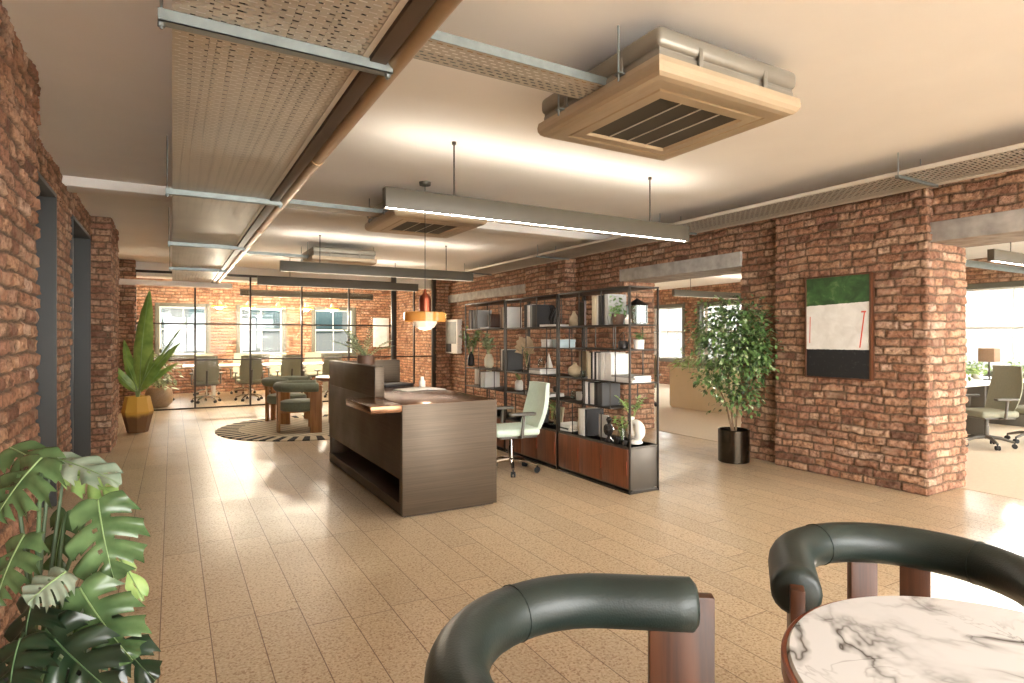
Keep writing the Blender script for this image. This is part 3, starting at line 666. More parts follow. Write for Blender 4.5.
m = MB(); m.box(1.25, 1.56, 4.235, 4.93, .795, .848, .002); m.box(1.5, 2.295, 4.232, 6.56, .81, .852, .002); part('worktop', m, DESKTOP, r, world=True)
m = MB(); m.box(1.489, 1.57, 4.92, 6.6, .845, 1.105, .003); part('counter', m, DESK, r, world=True)
m = MB(); m.box(1.57, 2.28, 6.56, 6.6, .845, 1.1, .003); part('screen', m, DESK, r, world=True)
m = MB(); m.box(1.51, 2.27, 4.255, 6.58, 0, .012); part('plinth', m, BLACKMETAL, r, world=True)

PAPER = plain('white_paper', (236, 232, 224), .8, 0, .02, 4)
DARKPL = plain('dark_grey_plastic', (48, 46, 46), .45, .2, .06, 8)
r = thing('laptop', 'closed dark laptop on the reception worktop behind the counter', 'laptop', (2.0, 5.95, .853), .25)
m = MB(); m.obox((0, 0, .009), .34, .24, .016, b=.004); part('base', m, DARKPL, r)
m = MB(); m.obox((0, 0, .021), .34, .24, .006, b=.002); part('lid', m, DARKPL, r)
r = thing('magazine', 'open white magazine lying on the reception worktop', 'magazine', (2.06, 5.36, .853), .15)
for s_ in (-1, 1):
    m = MB(); m.obox((s_*.105, 0, .008), .2, .28, .006, ry=s_*.04, b=.002); part('page', m, PAPER, r)
m = MB(); m.lathe([(.001, 0), (.03, 0), (.033, .01), (.033, .065), (.02, .08), (.016, .11), (.001, .112)], n=20); solo('soap_bottle', m, PLASTER, 'small white bottle standing on the reception worktop', 'bottle', (2.17, 5.58, .853))
m = MB(); m.obox((0, 0, .008), .3, .22, .014, b=.003); solo('notebook', m, plain('black_cover', (36, 34, 34), .5), 'black notebook on the reception worktop near its screen', 'notebook', (1.85, 6.2, .853), rz=-.1)

# potted plant behind the counter
def foliage_ball(m, c, rx, ry, rz, n, L, W, cond=None, mi=0, seg=3):
    k = 0
    while k < n:
        p = Vector((max(-1.15, min(1.15, random.gauss(0, .5)))*rx, max(-1.15, min(1.15, random.gauss(0, .5)))*ry, max(-1.15, min(1.15, random.gauss(0, .5)))*rz))
        q = Vector(c)+p
        if cond and not cond(q): k += .2; continue
        d = Vector((p.x/rx, p.y/ry, p.z/rz*.4))+Vector((random.uniform(-.8, .8), random.uniform(-.8, .8), random.uniform(-.9, .3)))
        l = L*random.uniform(.7, 1.25)
        m.leaf(q, d, (random.uniform(-.5, .5), random.uniform(-.5, .5), 1), l, l*W, .2, seg, .2, mi() if callable(mi) else mi); k += 1
    return m
r = thing('potted_plant', 'leafy plant in a brown pot behind the raised reception counter', 'plant', (1.68, 5.85, .853))
POTBR = plain('brown_clay_pot', (92, 66, 50), .6, 0, .1, 12)
m = MB(); m.lathe([(.05, 0), (.075, .02), (.085, .30), (.08, .325), (.07, .325), (.068, .29), (.001, .285)], n=24); part('pot', m, POTBR, r)
m = MB()
for k in range(16):
    a = random.uniform(0, 6.28); L = random.uniform(.3, .5); el = random.uniform(.7, 1.45)
    d = Vector((math.cos(a)*math.cos(el), math.sin(a)*math.cos(el), math.sin(el)))
    for q in range(9):
        p = Vector((0, 0, .29))+d*L*(q+1)/9-Vector((0, 0, .12*((q+1)/9)**2))
        for s_ in (-1, 1):
            sd = d.cross(Vector((0, 0, 1))).normalized()*s_; m.leaf(p, sd*.8+d*.6, (0, 0, 1), .075, .02, .3, 3, .2)
    m.tube([(0, 0, .29), Vector((0, 0, .29))+d*L*.5-Vector((0, 0, .03)), Vector((0, 0, .29))+d*L-Vector((0, 0, .12))], .003, 5)
part('foliage', m, LEAF_V, r)

# ---------------------------------------------------------------- bookcases
SX0, SX1 = 3.41, 3.75; TIERS = (1.47, 1.25, .96, .72)
CABTOP = .405
def bookcase(y0, y1, label, spans={}):
    r = thing('bookcase', label, 'bookcase', ((SX0+SX1)/2, (y0+y1)/2, 0)); b = .008
    for x in (SX0+b, SX1-b):
        for y in (y0+b, y1-b):
            m = MB(); m.box(x-b, x+b, y-b, y+b, 0, 1.8, .002); part('post', m, BLACKMETAL, r, world=True)
    m = MB(); m.box(SX0, SX1, y0, y1, 1.789, 1.803, .002); part('top', m, BLACKMETAL, r, world=True)
    for z in TIERS:
        a_, b_ = spans.get(z, (y0, y1))
        if b_-a_ < .05: continue
        m = MB(); m.box(SX0+.004, SX1-.004, a_+.004, b_-.004, z-.012, z, .002); part('shelf', m, BLACKMETAL, r, world=True)
    for k, (z0, z1, ys_) in enumerate(((1.47, 1.785, (y0+.40, y0+.74)), (1.25, 1.454, (y0+.2, y0+.62, y0+.9)), (.96, 1.234, (y0+.2, y0+.7)), (.72, .944, (y0+.27, y0+.66)), (CABTOP, .704, (y0+.4, y0+.85)))):
        for y in ys_:
            if z0 in spans and not spans[z0][0]-.01 <= y <= spans[z0][1]+.01: continue
            for x in (SX0+.008, SX1-.008):
                m = MB(); m.box(x-.004, x+.004, y-.004, y+.004, z0, z1); part('divider', m, BLACKMETAL, r, world=True)
    m = MB(); m.box(SX0+.006, SX1-.006, y0+.01, y1-.01, .035, CABTOP, .002); m.box(SX0+.004, SX1-.004, y0+.006, y1-.006, CABTOP-.018, CABTOP, .002); m.box(SX0+.05, SX1-.05, y0+.02, y1-.02, .0, .036)
    cb = part('cabinet', m, plain('grey_steel_cabinet', (98, 92, 84), .4, .6, .06, 5), r, world=True)
    n = 3; L = (y1-y0-.03)/n
    for k in range(n):
        m = MB(); m.box(SX0-.006, SX0+.008, y0+.015+k*L+.002, y0+.015+(k+1)*L-.002, .05, CABTOP-.022, .002); d = part('door', m, WOODBR, cb, world=True)
        m = MB(); m.box(SX0-.012, SX0-.005, y0+.03+k*L, y0+.036+k*L, .16, .28, .001); part('handle', m, COPPER, d, world=True)
    m = MB(); m.box(SX0, SX1, y0, y1, .0, .018, .001); part('base_rail', m, BLACKMETAL, r, world=True)
    return r
bookcase(3.9, 4.99, 'black metal bookcase unit holding the ring-shaped vase, its open end to the camera', {.72: (4.16, 4.99)})
bookcase(5.01, 6.09, 'black metal bookcase unit behind the mint office chair', {1.25: (5.01, 5.66)})
bookcase(6.11, 7.2, 'black metal bookcase unit furthest along, by the white lintel', {1.25: (6.5, 6.5)})

XM = 3.58
def ysh(u, X=XM):
    a = (u-512)/FPX; D = X/(SN+a*CS); return D*(CS-a*SN)
COL = {'white': (226, 222, 214), 'cream': (214, 200, 170), 'black': (38, 36, 36), 'grey': (158, 156, 150), 'brown': (112, 78, 54), 'slate': (66, 64, 62), 'tan': (176, 146, 112)}
BMAT = {k: plain(k+'_book_cover', c, .6, 0, .05, 14) for k, c in COL.items()}
ORD = ['first', 'second', 'third', 'fourth', 'fifth', 'sixth', 'seventh', 'eighth', 'ninth', 'tenth', 'eleventh', 'twelfth']
TN = {1.47: 'top', 1.25: 'second', .96: 'third', .72: 'fourth', .405: 'lowest'}
def book(x, y, z, th, h, d, colname, label, group):
    r = thing('book', label, 'book', (x, y, z), 0, group)
    m = MB(); m.box(-d/2, d/2, -th/2, -th/2+.002, 0, h); m.box(-d/2, d/2, th/2-.002, th/2, 0, h); m.box(-d/2-.002, -d/2+.002, -th/2, th/2, 0, h, .001); part('cover', m, BMAT[colname], r)
    m = MB(); m.box(-d/2+.003, d/2-.005, -th/2+.002, th/2-.002, .003, h-.003); part('page_block', m, PAPER, r)
    return r
def row(y_near, z, spec, where, hmax, x=3.56):
    """books standing side by side, from the near end away; spec = (thickness, colour)"""
    y = y_near
    for k, (th, c) in enumerate(spec):
        h = hmax*random.uniform(.93, 1.0); d = random.uniform(.2, .235)
        book(x, y+th/2, z, th, h, d, c, '%s book, %s from the camera end of the row %s' % (c, ORD[k], where), 'books %s' % where)
        y += th+.0015
    return y
row(ysh(619), 1.47, [(.05, 'grey'), (.03, 'slate'), (.05, 'black'), (.035, 'white'), (.045, 'cream'), (.03, 'cream')], 'beside the brown potted herb', .285)
row(ysh(622), .96, [(.045, 'white'), (.05, 'white'), (.055, 'white'), (.03, 'grey'), (.02, 'white'), (.04, 'black'), (.022, 'white'), (.025, 'black'), (.05, 'cream')], 'above the dark binders', .262)
row(ysh(613), .72, [(.07, 'slate'), (.045, 'black'), (.03, 'white'), (.04, 'white'), (.022, 'slate'), (.04, 'white'), (.035, 'white')], 'above the hourglass ornament', .215)
row(ysh(597), .405, [(.03, 'black'), (.035, 'white'), (.035, 'white'), (.03, 'cream')], 'next to the white picture board', .27)
row(ysh(547), 1.47, [(.10, 'black'), (.05, 'grey'), (.04, 'white'), (.03, 'slate'), (.045, 'black')], 'behind the black box file', .26)
row(ysh(515), 1.47, [(.035, 'white'), (.05, 'tan'), (.045, 'brown')], 'beside the double post', .255)
row(ysh(486), 1.47, [(.06, 'grey'), (.05, 'grey'), (.03, 'white'), (.04, 'black'), (.03, 'white'), (.03, 'black')], 'by the small wooden box', .255)
row(ysh(517), .96, [(.07, 'slate'), (.05, 'black'), (.03, 'white')], 'under the dried palm leaves', .255)
row(ysh(543), .405, [(.07, 'black'), (.05, 'black')], 'behind the mint chair', .23)
row(ysh(494), .72, [(.05, 'white'), (.06, 'white'), (.04, 'grey')], 'behind the chair arm', .2)

def flat_stack(u, z, n, where, w_=.2, d_=.26, x=3.56, cols=('white', 'white', 'grey')):
    y = ysh(u); zz = z
    for k in range(n):
        th = random.uniform(.014, .026); c = cols[k % len(cols)]
        r = thing('book', '%s book lying flat, %s from the bottom %s' % (c, ORD[k], where), 'book', (x, y, zz), random.uniform(-.15, .15), 'flat books '+where)
        m = MB(); m.box(-w_/2, w_/2, -d_/2, d_/2, 0, .002); m.box(-w_/2, w_/2, -d_/2, d_/2, th-.002, th); m.box(-w_/2-.001, -w_/2+.002, -d_/2, d_/2, 0, th); part('cover', m, BMAT[c], r)
        m = MB(); m.box(-w_/2+.003, w_/2-.004, -d_/2+.004, d_/2-.004, .002, th-.002); part('page_block', m, PAPER, r)
        zz += th+.0005
    return y, zz
flat_stack(633, .96, 3, 'below the white potted succulent', .22, .28)
yy, zz = flat_stack(556, 1.47, 1, 'under the dark curly ornament', .2, .26)
DKBRZ = plain('dark_bronze_ornament', (46, 42, 40), .4, .5, .1, 12)
m = MB()
for k in range(7):
    a = k*.9; m.tube([(.035*math.cos(a), .035*math.sin(a), 0), (.05*math.cos(a+.6), .05*math.sin(a+.6), .07), (.03*math.cos(a+1.4), .03*math.sin(a+1.4), .14), (.055*math.cos(a+2), .055*math.sin(a+2), .2)], [.014, .016, .014, .006], 8)
solo('ornament', m, DKBRZ, 'dark curly sculpture standing on a flat white book', 'ornament', (XM-.02, yy, zz))
def vase(u, z, prof, mat, label, cat='vase', x=XM, name='vase', n=24):
    return solo(name, MB().lathe(prof, n=n), mat, label, cat, (x, ysh(u, x), z))
BEIGE = plain('beige_stoneware', (190, 170, 138), .7, 0, .1, 16, .2, 60); WCER = plain('white_ceramic', (234, 230, 220), .4, 0, .03, 6)
vase(574, 1.47, [(.03, 0), (.05, .03), (.052, .06), (.035, .10), (.014, .14), (.012, .155), (.001, .156)], BEIGE, 'beige teardrop vase on the top shelf beside a dark wooden frame')
m = MB(); m.box(-.012, .012, -.055, -.043, 0, .25); m.box(-.012, .012, .043, .055, 0, .25); m.box(-.012, .012, -.043, .043, 0, .012); m.box(-.012, .012, -.043, .043, .238, .25)
r = thing('picture_frame', 'small dark wooden picture frame leaning on the top shelf near the cream books', 'picture frame', (3.6, ysh(582, 3.6), 1.47)); part('frame', m, WALNUT, r)
m = MB(); m.box(-.004, .006, -.043, .043, .012, .238); part('picture', m, plain('dark_green_print', (66, 60, 44), .6, 0, .3, 12), r)
# brown potted herb
def shelf_plant(u, z, pr, ph, potmat, lfm, label, spread, hgt, n, L, W=.5, x=XM, taper=.8):
    r = thing('potted_plant', label, 'plant', (x, ysh(u, x), z))
    m = MB(); m.lathe([(pr*taper, 0), (pr*(taper+1)/2, ph*.5), (pr, ph), (pr*.9, ph), (pr*.88, ph*.88), (.001, ph*.87)], n=20); part('pot', m, potmat, r)
    m = MB(); foliage_ball(m, (0, 0, ph+hgt*.5), spread, spread, hgt, n, L, W)
    for k in range(8):
        a = random.uniform(0, 6.28); m.tube([(0, 0, ph*.87), (spread*.4*math.cos(a), spread*.4*math.sin(a), ph+hgt*.5)], .002, 5)
    part('foliage', m, lfm, r); return r
shelf_plant(618, 1.47, .058, .095, POTBR, LEAF_M, 'brown potted herb with small green leaves on the top shelf', .085, .1, 110, .035, .6, x=3.5)
vase(628, 1.47, [(.02, 0), (.03, .02), (.03, .045), (.012, .065), (.012, .085), (.001, .085)], WCER, 'tiny white bud vase beside the brown potted herb', x=3.47)
# lantern
r = thing('lantern', 'house-shaped metal lantern on the top shelf at the open end', 'lantern', (3.6, 4.02, 1.47)); s_ = .06
m = MB(); m.box(-s_, s_, -s_, s_, 0, .012, .002)
for sx in (-1, 1):
    for sy in (-1, 1): m.box(sx*s_-.005, sx*s_+.005, sy*s_-.005, sy*s_+.005, .01, .17)
part('frame', m, GALV, r)
m = MB(); m.add([(-.075, -.075, .17), (.075, -.075, .17), (.075, .075, .17), (-.075, .075, .17), (0, 0, .235)], [(0, 1, 4), (1, 2, 4), (2, 3, 4), (3, 0, 4), (3, 2, 1, 0)]); m.tube([(.015*math.cos(a), 0, .243+.015*math.sin(a)) for a in np.linspace(0, 6.28, 13)], .003, 6); part('roof', m, DKBRZ, r, sharp=20)
m = MB(); m.lathe([(.022, .012), (.022, .09), (.001, .092)], n=16); part('candle', m, WCER, r)
m = MB()
for sx in (-1, 1): m.box(sx*s_-.001, sx*s_+.001, -s_, s_, .012, .17); m.box(-s_, s_, sx*s_-.001, sx*s_+.001, .012, .17)
part('pane', m, JARGLASS, r)
# second shelf
r = thing('watering_can', 'small dark watering can on the second shelf beside the white potted succulent', 'watering can', (3.52, ysh(623, 3.52), 1.25))
m = MB(); m.lathe([(.03, 0), (.045, .01), (.045, .06), (.035, .075), (.001, .076)], n=18); part('body', m, DKBRZ, r)
m = MB(); m.tube([(0, -.04, .02), (0, -.075, .06), (0, -.085, .1)], .006, 8); part('spout', m, DKBRZ, r)
m = MB(); m.tube([(0, .03, .07), (0, .045, .12), (0, .0, .155), (0, -.02, .12), (0, -.02, .075)], .004, 8); part('handle', m, DKBRZ, r)
shelf_plant(639, 1.25, .05, .085, WCER, LEAF_M, 'white square-looking pot of bright succulent on the second shelf', .045, .05, 130, .026, .5, x=3.6, taper=.88)
for (u, lb, c, w_) in ((552, 'white storage box on the second shelf at the double post', 'white', .12), (564, 'pale blue storage box on the second shelf near the double post', 'blue', .13)):
    r = thing('storage_box', lb, 'box', (XM, ysh(u), 1.25))
    mt = WHITE if c == 'white' else plain('pale_blue_card', (186, 202, 204), .6, 0, .04, 6)
    m = MB(); m.box(-.1, .1, -w_/2, w_/2, 0, .06, .003); part('body', m, mt, r); m = MB(); m.box(-.104, .104, -w_/2-.004, w_/2+.004, .058, .085, .003); part('lid', m, mt, r)
# third shelf
m = MB(); m.box(-.02, .02, -.065, .065, 0, .255, .004); solo('art_board', m, BEIGE, 'tall beige block leaning behind the round beige vase', 'art', (3.66, ysh(584, 3.66), .96))
vase(575, .96, [(.03, 0), (.06, .02), (.072, .055), (.065, .09), (.03, .115), (.02, .125), (.022, .14), (.001, .14)], BEIGE, 'round beige vase on the third shelf', x=3.52)
m = MB(); m.lathe([(.02, 0), (.024, .003), (.026, .07), (.024, .07), (.022, .006), (.001, .005)], n=18); solo('drinking_glass', m, JARGLASS, 'small clear glass next to the round beige vase', 'glass', (3.48, ysh(583, 3.48), .96))
# fourth shelf
for k, u in enumerate((574, 579)):
    m = MB(); m.lathe([(.026, 0), (.03, .01), (.03, .085), (.027, .085), (.026, .01), (.001, .009)], n=18); m.tube([(0, -.03, .065), (0, -.05, .06), (0, -.05, .03), (0, -.03, .022)], .004, 6)
    solo('mug', m, WCER if k else JARGLASS, ['clear mug on the fourth shelf before the white mug', 'white mug on the fourth shelf beside the clear one'][k], 'mug', (XM, ysh(u), .72))
flat_stack(553, .72, 2, 'under the small dark cup', .2, .2)
m = MB(); m.lathe([(.02, 0), (.032, .01), (.034, .06), (.03, .06), (.028, .012), (.001, .011)], n=18); solo('cup', m, DKBRZ, 'small dark cup on flat white books behind the double post', 'cup', (XM, ysh(556), .768))
# lowest
m = MB(); m.box(-.008, .008, -.07, .07, 0, .215, .002); solo('art_board', m, WHITE, 'white picture board leaning on the cabinet beside the dark figure', 'art', (3.56, ysh(604, 3.56), .405))
r = thing('ornament', 'dark hourglass-shaped figure standing on the cabinet by the white board', 'ornament', (3.46, ysh(609, 3.46), .405))
m = MB(); m.lathe([(.035, 0), (.04, .008), (.02, .03), (.014, .05), (.03, .075), (.046, .11), (.03, .15), (.012, .165), (.02, .18), (.028, .2), (.016, .222), (.001, .226)], n=24); part('figure', m, DKBRZ, r)
m = MB(); m.tube([(.05*math.cos(a)*.2-.03, .045*math.cos(a), .11+.045*math.sin(a)) for a in np.linspace(0, 6.28, 17)], .006, 6); part('ring', m, DKBRZ, r)
flat_stack(573, .405, 4, 'beside the slender white bottle vase', .2, .2, cols=('white', 'slate', 'white', 'white'))
vase(580, .405, [(.02, 0), (.035, .02), (.04, .06), (.018, .11), (.014, .16), (.016, .17), (.001, .17)], WCER, 'slender white bottle vase beside the cabinet-top magazines', x=3.6)
for k, (u, hh) in enumerate(((618, .06), (624, .045))):
    m = MB(); m.lathe([(.025, 0), (.03, .01), (.032, hh), (.028, hh), (.026, .012), (.001, .011)], n=18)
    solo('candle_holder', m, DKBRZ, ['taller dark candle holder at the foot of the glass vase', 'shorter dark candle holder close to the ring-shaped vase'][k], 'candle holder', (3.45, ysh(u, 3.45), CABTOP))
def stems(m, c, hgt, spread, n, L, W=.55, nl=12):
    for k in range(n):
        a = random.uniform(0, 6.28); rr = spread*random.uniform(.5, 1)
        top = Vector((c[0]+rr*math.cos(a), c[1]+rr*math.sin(a), c[2]+hgt*random.uniform(.75, 1.05))); mid = Vector(c).lerp(top, .5)+Vector((0, 0, hgt*.12))
        b0 = Vector(c)
        m.tube([b0, mid, top], [.003, .0022, .001], 5)
        for q in range(nl):
            t = .35+.65*(q+.5)/nl; p = b0.lerp(mid, t*2) if t < .5 else mid.lerp(top, t*2-1)
            dd = Vector((random.uniform(-1, 1), random.uniform(-1, 1), random.uniform(-.2, .8)))
            m.leaf(p, dd, (random.uniform(-.3, .3), random.uniform(-.3, .3), 1), L*random.uniform(.7, 1.2), L*W, .2, 3, .2)
    return m
def vase_plant(u, z, prof, vmat, lfm, label, hgt, spread, n, L, W=.55, x=XM, nl=12, mouth=None):
    r = thing('vase_of_stems', label, 'plant', (x, ysh(u, x), z))
    part('vase', MB().lathe(prof, n=24), vmat, r)
    part('foliage', stems(MB(), (0, 0, (mouth or prof[-1][1])*.5), hgt, spread, n, L, W, nl), lfm, r); return r
vase_plant(622, .405, [(.03, 0), (.045, .01), (.04, .1), (.02, .15), (.022, .16), (.018, .16), (.03, .08), (.001, .02)], JARGLASS, LEAF_L, 'clear glass vase of pale green sprigs on the cabinet under the fourth shelf', .24, .09, 6, .05, x=3.54, nl=9)
# ring vase with sprigs
r = thing('ring_vase', 'white ring-shaped vase with green sprigs on the cabinet at the open end', 'vase', (3.6, 4.03, CABTOP))
m = MB(); path = [Vector((.0, .052*math.cos(a)*1.0, .12+.062*math.sin(a))) for a in np.linspace(0, 2*PI, 29)[:-1]]
m.tube(path, [.040+.006*math.cos(a*2) for a in np.linspace(0, 2*PI, 29)[:-1]], 14, closed=True); m.lathe([(.05, 0), (.055, .01), (.045, .03), (.001, .04)], n=24)
m.tube([(0, .045, .17), (0, .052, .21), (0, .05, .235)], [.028, .02, .022], 12); part('vase', m, WCER, r)
part('foliage', stems(MB(), (0, .05, .2), .2, .13, 7, .05, .6, 9), LEAF_L, r)
# unit two: dried palms, jar, ornaments
r = thing('dried_palm_vase', 'vase of two cream dried palm fans on the third shelf', 'plant', (XM, 5.88, .96))
m = MB(); m.lathe([(.03, 0), (.04, .02), (.035, .07), (.018, .1), (.02, .12), (.001, .12)], n=20); part('vase', m, JARGLASS, r)
DRY = plain('dried_palm', (222, 200, 166), .8, 0, .1, 20)
for k, (sy, tilt) in enumerate(((.09, .3), (-.08, -.25))):
    m = MB(); base = Vector((0, sy*.7, .2)); n = 13; pts = []
    for q in range(n+1):
        a = (q/n-.5)*2.6; Lq = .21*(1-.32*abs(q/n-.5)*2)+(.008 if q % 2 else 0)
        d = Vector((0, math.sin(a+tilt*.5), math.cos(a+tilt*.5))); pts.append(base+d*Lq+Vector((.012*(-1 if q % 2 else 1)-.03, 0, 0)))
    m.add([base]+pts+[p+Vector((.004, 0, 0)) for p in [base]+pts], [(0, q+1, q+2) for q in range(n)]+[(n+2, n+4+q, n+3+q) for q in range(n)])
    m.tube([(0, 0, .05), (0, sy*.4, .14), base], .003, 6); part('palm_fan', m, DRY, r, sharp=5)
part('foliage', stems(MB(), (0, 0, .08), .2, .09, 4, .04, .5, 7), LEAF_M, r)
flat_stack(545, .96, 3, 'under the small clear jar', .22, .26)
m = MB(); m.lathe([(.03, 0), (.036, .01), (.036, .07), (.02, .085), (.02, .1), (.001, .1)], n=18); solo('jar', m, JARGLASS, 'small clear jar standing on flat white books', 'jar', (XM, ysh(541), 1.025))
m = MB(); m.add([(-.03, -.04, 0), (.03, -.04, 0), (.03, .04, 0), (-.03, .04, 0), (0, .005, .17)], [(0, 1, 4), (1, 2, 4), (2, 3, 4), (3, 0, 4), (3, 2, 1, 0)]); solo('ornament', m, WCER, 'white pyramid ornament on flat white books', 'ornament', (XM, ysh(549), 1.025), sharp=10)
vase_plant(519, .72, [(.03, 0), (.05, .015), (.05, .1), (.035, .13), (.03, .13), (.001, .12)], WCER, LEAF_L, 'white vase of pale stems on the fourth shelf behind the chair back', .16, .05, 5, .05, .3, nl=8)
vase_plant(552, .405, [(.035, 0), (.05, .01), (.045, .1), (.025, .13), (.001, .12)], JARGLASS, LEAF_L, 'glass vase of yellowish sprigs on the cabinet at the double post', .2, .08, 6, .045, .5, nl=9)
m = MB(); m.obox((0, 0, .1), .012, .16, .2, ry=.14, b=.002); solo('art_board', m, CREAM, 'cream board leaning behind the yellowish sprigs on the cabinet', 'art', (3.64, ysh(559, 3.64), CABTOP+.002))
# unit three
m = MB(); m.box(-.07, .07, -.05, .05, 0, .17, .003); m.box(-.071, -.066, -.035, .035, .015, .155); solo('wooden_box', m, WALNUT, 'small dark wooden box standing on the flat white tray', 'box', (XM, ysh(494), 1.4835))
m = MB(); m.box(-.1, .1, -.13, .13, 0, .012, .003); m.box(-.1, -.095, -.13, .13, .01, .022); m.box(.095, .1, -.13, .13, .01, .022); solo('tray', m, WHITE, 'flat white tray under the small wooden box', 'tray', (3.55, ysh(491.5, 3.55), 1.47))
vase_plant(471, .96, [(.03, 0), (.05, .02), (.045, .12), (.02, .19), (.024, .2), (.001, .19)], DKBRZ, LEAF_M, 'dark vase of bushy green leaves at the far end of the bookcase', .42, .17, 14, .07, .5, nl=13)
vase_plant(489, .96, [(.04, 0), (.06, .03), (.06, .12), (.035, .18), (.001, .18)], CREAM, LEAF_V, 'cream vase of broad variegated leaves beside the dark bushy vase', .36, .1, 8, .085, .65, nl=8)
m = MB(); m.box(-.006, .006, -.06, .06, 0, .2, .002); solo('art_board', m, PAPER, 'white panel leaning on the fourth shelf far along', 'art', (3.62, ysh(477, 3.62), .72))
r = thing('picture_frame', 'cream picture with a gold disc leaning on the fourth shelf', 'picture frame', (3.58, ysh(489, 3.58), .72))
m = MB(); m.box(-.006, .006, -.07, .07, 0, .21, .002); part('frame', m, CREAM, r)
m = MB(); m.tube([(-.007, 0, .11), (-.010, 0, .11)], .035, 24); part('gold_disc', m, plain('gold_leaf', (166, 128, 66), .4, .6), r)

# ---------------------------------------------------------------- task chairs
def task_chair(loc, rz, label, seatm, backm, framem, basem, group=None, arms=True, mesh=False, hi=.46, back_top=.9):
    """faces local +Y"""
    r = thing('office_chair', label, 'chair', loc, rz, group)
    m = MB(); m.box(-.235, .235, -.22, .25, hi-.075, hi, .03, seg=3); part('seat', m, seatm, r)
    m = MB(); pts = []
    n = 9; k = 7
    for i in range(n):
        t = i/(n-1); z = hi-.02+t*(back_top-hi+.02); wd = .2+.03*math.sin(PI*min(1, t*1.2)); off = -.235-.05*math.sin(PI*t*.9)*(0 if mesh else .4)-.10*t
        if mesh: off = -.2-.16*math.sin(t*1.35)*1.0+(.05*t*t)
        for j in range(k):
            s_ = j/(k-1)*2-1; pts.append((s_*wd, off+.045*s_*s_, z))
    th = .045 if not mesh else .014
    back = [(x, y-th, z) for x, y, z in pts]; nn = n*k; fs = []
    for i in range(n-1):
        for j in range(k-1):
            a = i*k+j; fs.append((a, a+1, a+k+1, a+k)); fs.append((nn+a, nn+a+k, nn+a+k+1, nn+a+1))
    for i in range(n-1):
        for j in (0, k-1):
            a = i*k+j; q = (a, a+k, nn+a+k, nn+a); fs.append(q if j == 0 else q[::-1])
    for j in range(k-1):
        fs.append((j, nn+j, nn+j+1, j+1)); a = (n-1)*k+j; fs.append((a, a+1, nn+a+1, nn+a))
    m.add(pts+back, fs); part('backrest', m, backm, r, sharp=60)
    m = MB(); m.box(-.2, .2, -.2, .2, hi-.1, hi-.07, .01)
    m.tube([(0, -.1, hi-.09), (0, -.27, hi-.09), (0, -.3 if not mesh else -.30, hi+.06), (0, -.33 if not mesh else -.36, hi+.22)], .02, 8); part('back_bracket', m, framem, r)
    if arms:
        for sx in (-1, 1):
            m = MB(); m.tube([(sx*.2, 0, hi-.085), (sx*.27, 0, hi-.08), (sx*.275, -.02, hi+.14)], .016, 8); ar = part('arm', m, framem, r)
            m = MB(); m.box(sx*.275-.035, sx*.275+.035, -.14, .13, hi+.135, hi+.165, .012); part('arm_pad', m, framem, ar)
    m = MB(); m.cyl((0, 0, .1), (0, 0, hi-.08), .022, n=14); m.cyl((0, 0, .1), (0, 0, .26), .03, n=14); part('gas_column', m, basem, r)
    for q in range(5):
        a = q*2*PI/5+.3; c_, s_ = math.cos(a), math.sin(a)
        m = MB(); m.tube([(0, 0, .125), (.14*c_, .14*s_, .115), (.27*c_, .27*s_, .075)], [.024, .02, .014], 8); lg = part('leg', m, basem, r)
        m = MB(); px, py = .27*c_, .27*s_
        for e in (-1, 1): m.cyl((px-s_*.006*e, py+c_*.006*e, .028), (px-s_*.022*e, py+c_*.022*e, .028), .028, n=14)
        m.cyl((px, py, .03), (px, py, .075), .008, n=8); part('caster', m, RUBBER, lg)
    return r
task_chair((2.98, 5.2, 0), PI/2-.12, 'mint upholstered office chair behind the reception desk', MINT, MINT, GREYPL, CHROME, hi=.46, back_top=.89)
ch0 = task_chair((.62, 13.95, 0), 0, 'sage mesh conference chair facing the meeting table', SAGE, SAGE, GREYPL, CHROME, 'mesh chairs on the glass side of the meeting table', mesh=True, back_top=.98)
ch0['label'] = 'mesh chair on the glass side of the meeting table, first from the banana plant'
for k, x in enumerate((1.45, 2.3, 3.15)):
    dup(ch0, (x, 13.95, 0), [.05, -.06, .08][k], 'mesh chair on the glass side of the meeting table, %s from the banana plant' % ORD[k+1])
for k, x in enumerate((.7, 1.5, 2.35, 3.2)):
    dup(ch0, (x, 15.75, 0), PI+[.1, -.08, .05, 0][k], 'mesh chair on the window side of the meeting table, %s from the banana plant' % ORD[k], 'mesh chairs on the window side of the meeting table')
dup(ch0, (-.25, 14.7, 0), -PI/2, 'sage mesh conference chair at the end of the meeting table', 'mesh chair at the table end')
r = thing('meeting_table', 'long white meeting table behind the glass partition', 'table', (2.0, 14.85, 0))
m = MB(); m.box(.2, 3.9, 14.35, 15.35, .715, .745, .006); part('tabletop', m, WHITE, r, world=True)
for x in (.8, 3.3):
    m = MB(); m.box(x-.03, x+.03, 14.5, 15.2, .02, .715, .004); m.box(x-.04, x+.04, 14.45, 15.25, 0, .02, .004); part('leg', m, WHITE, r, world=True)
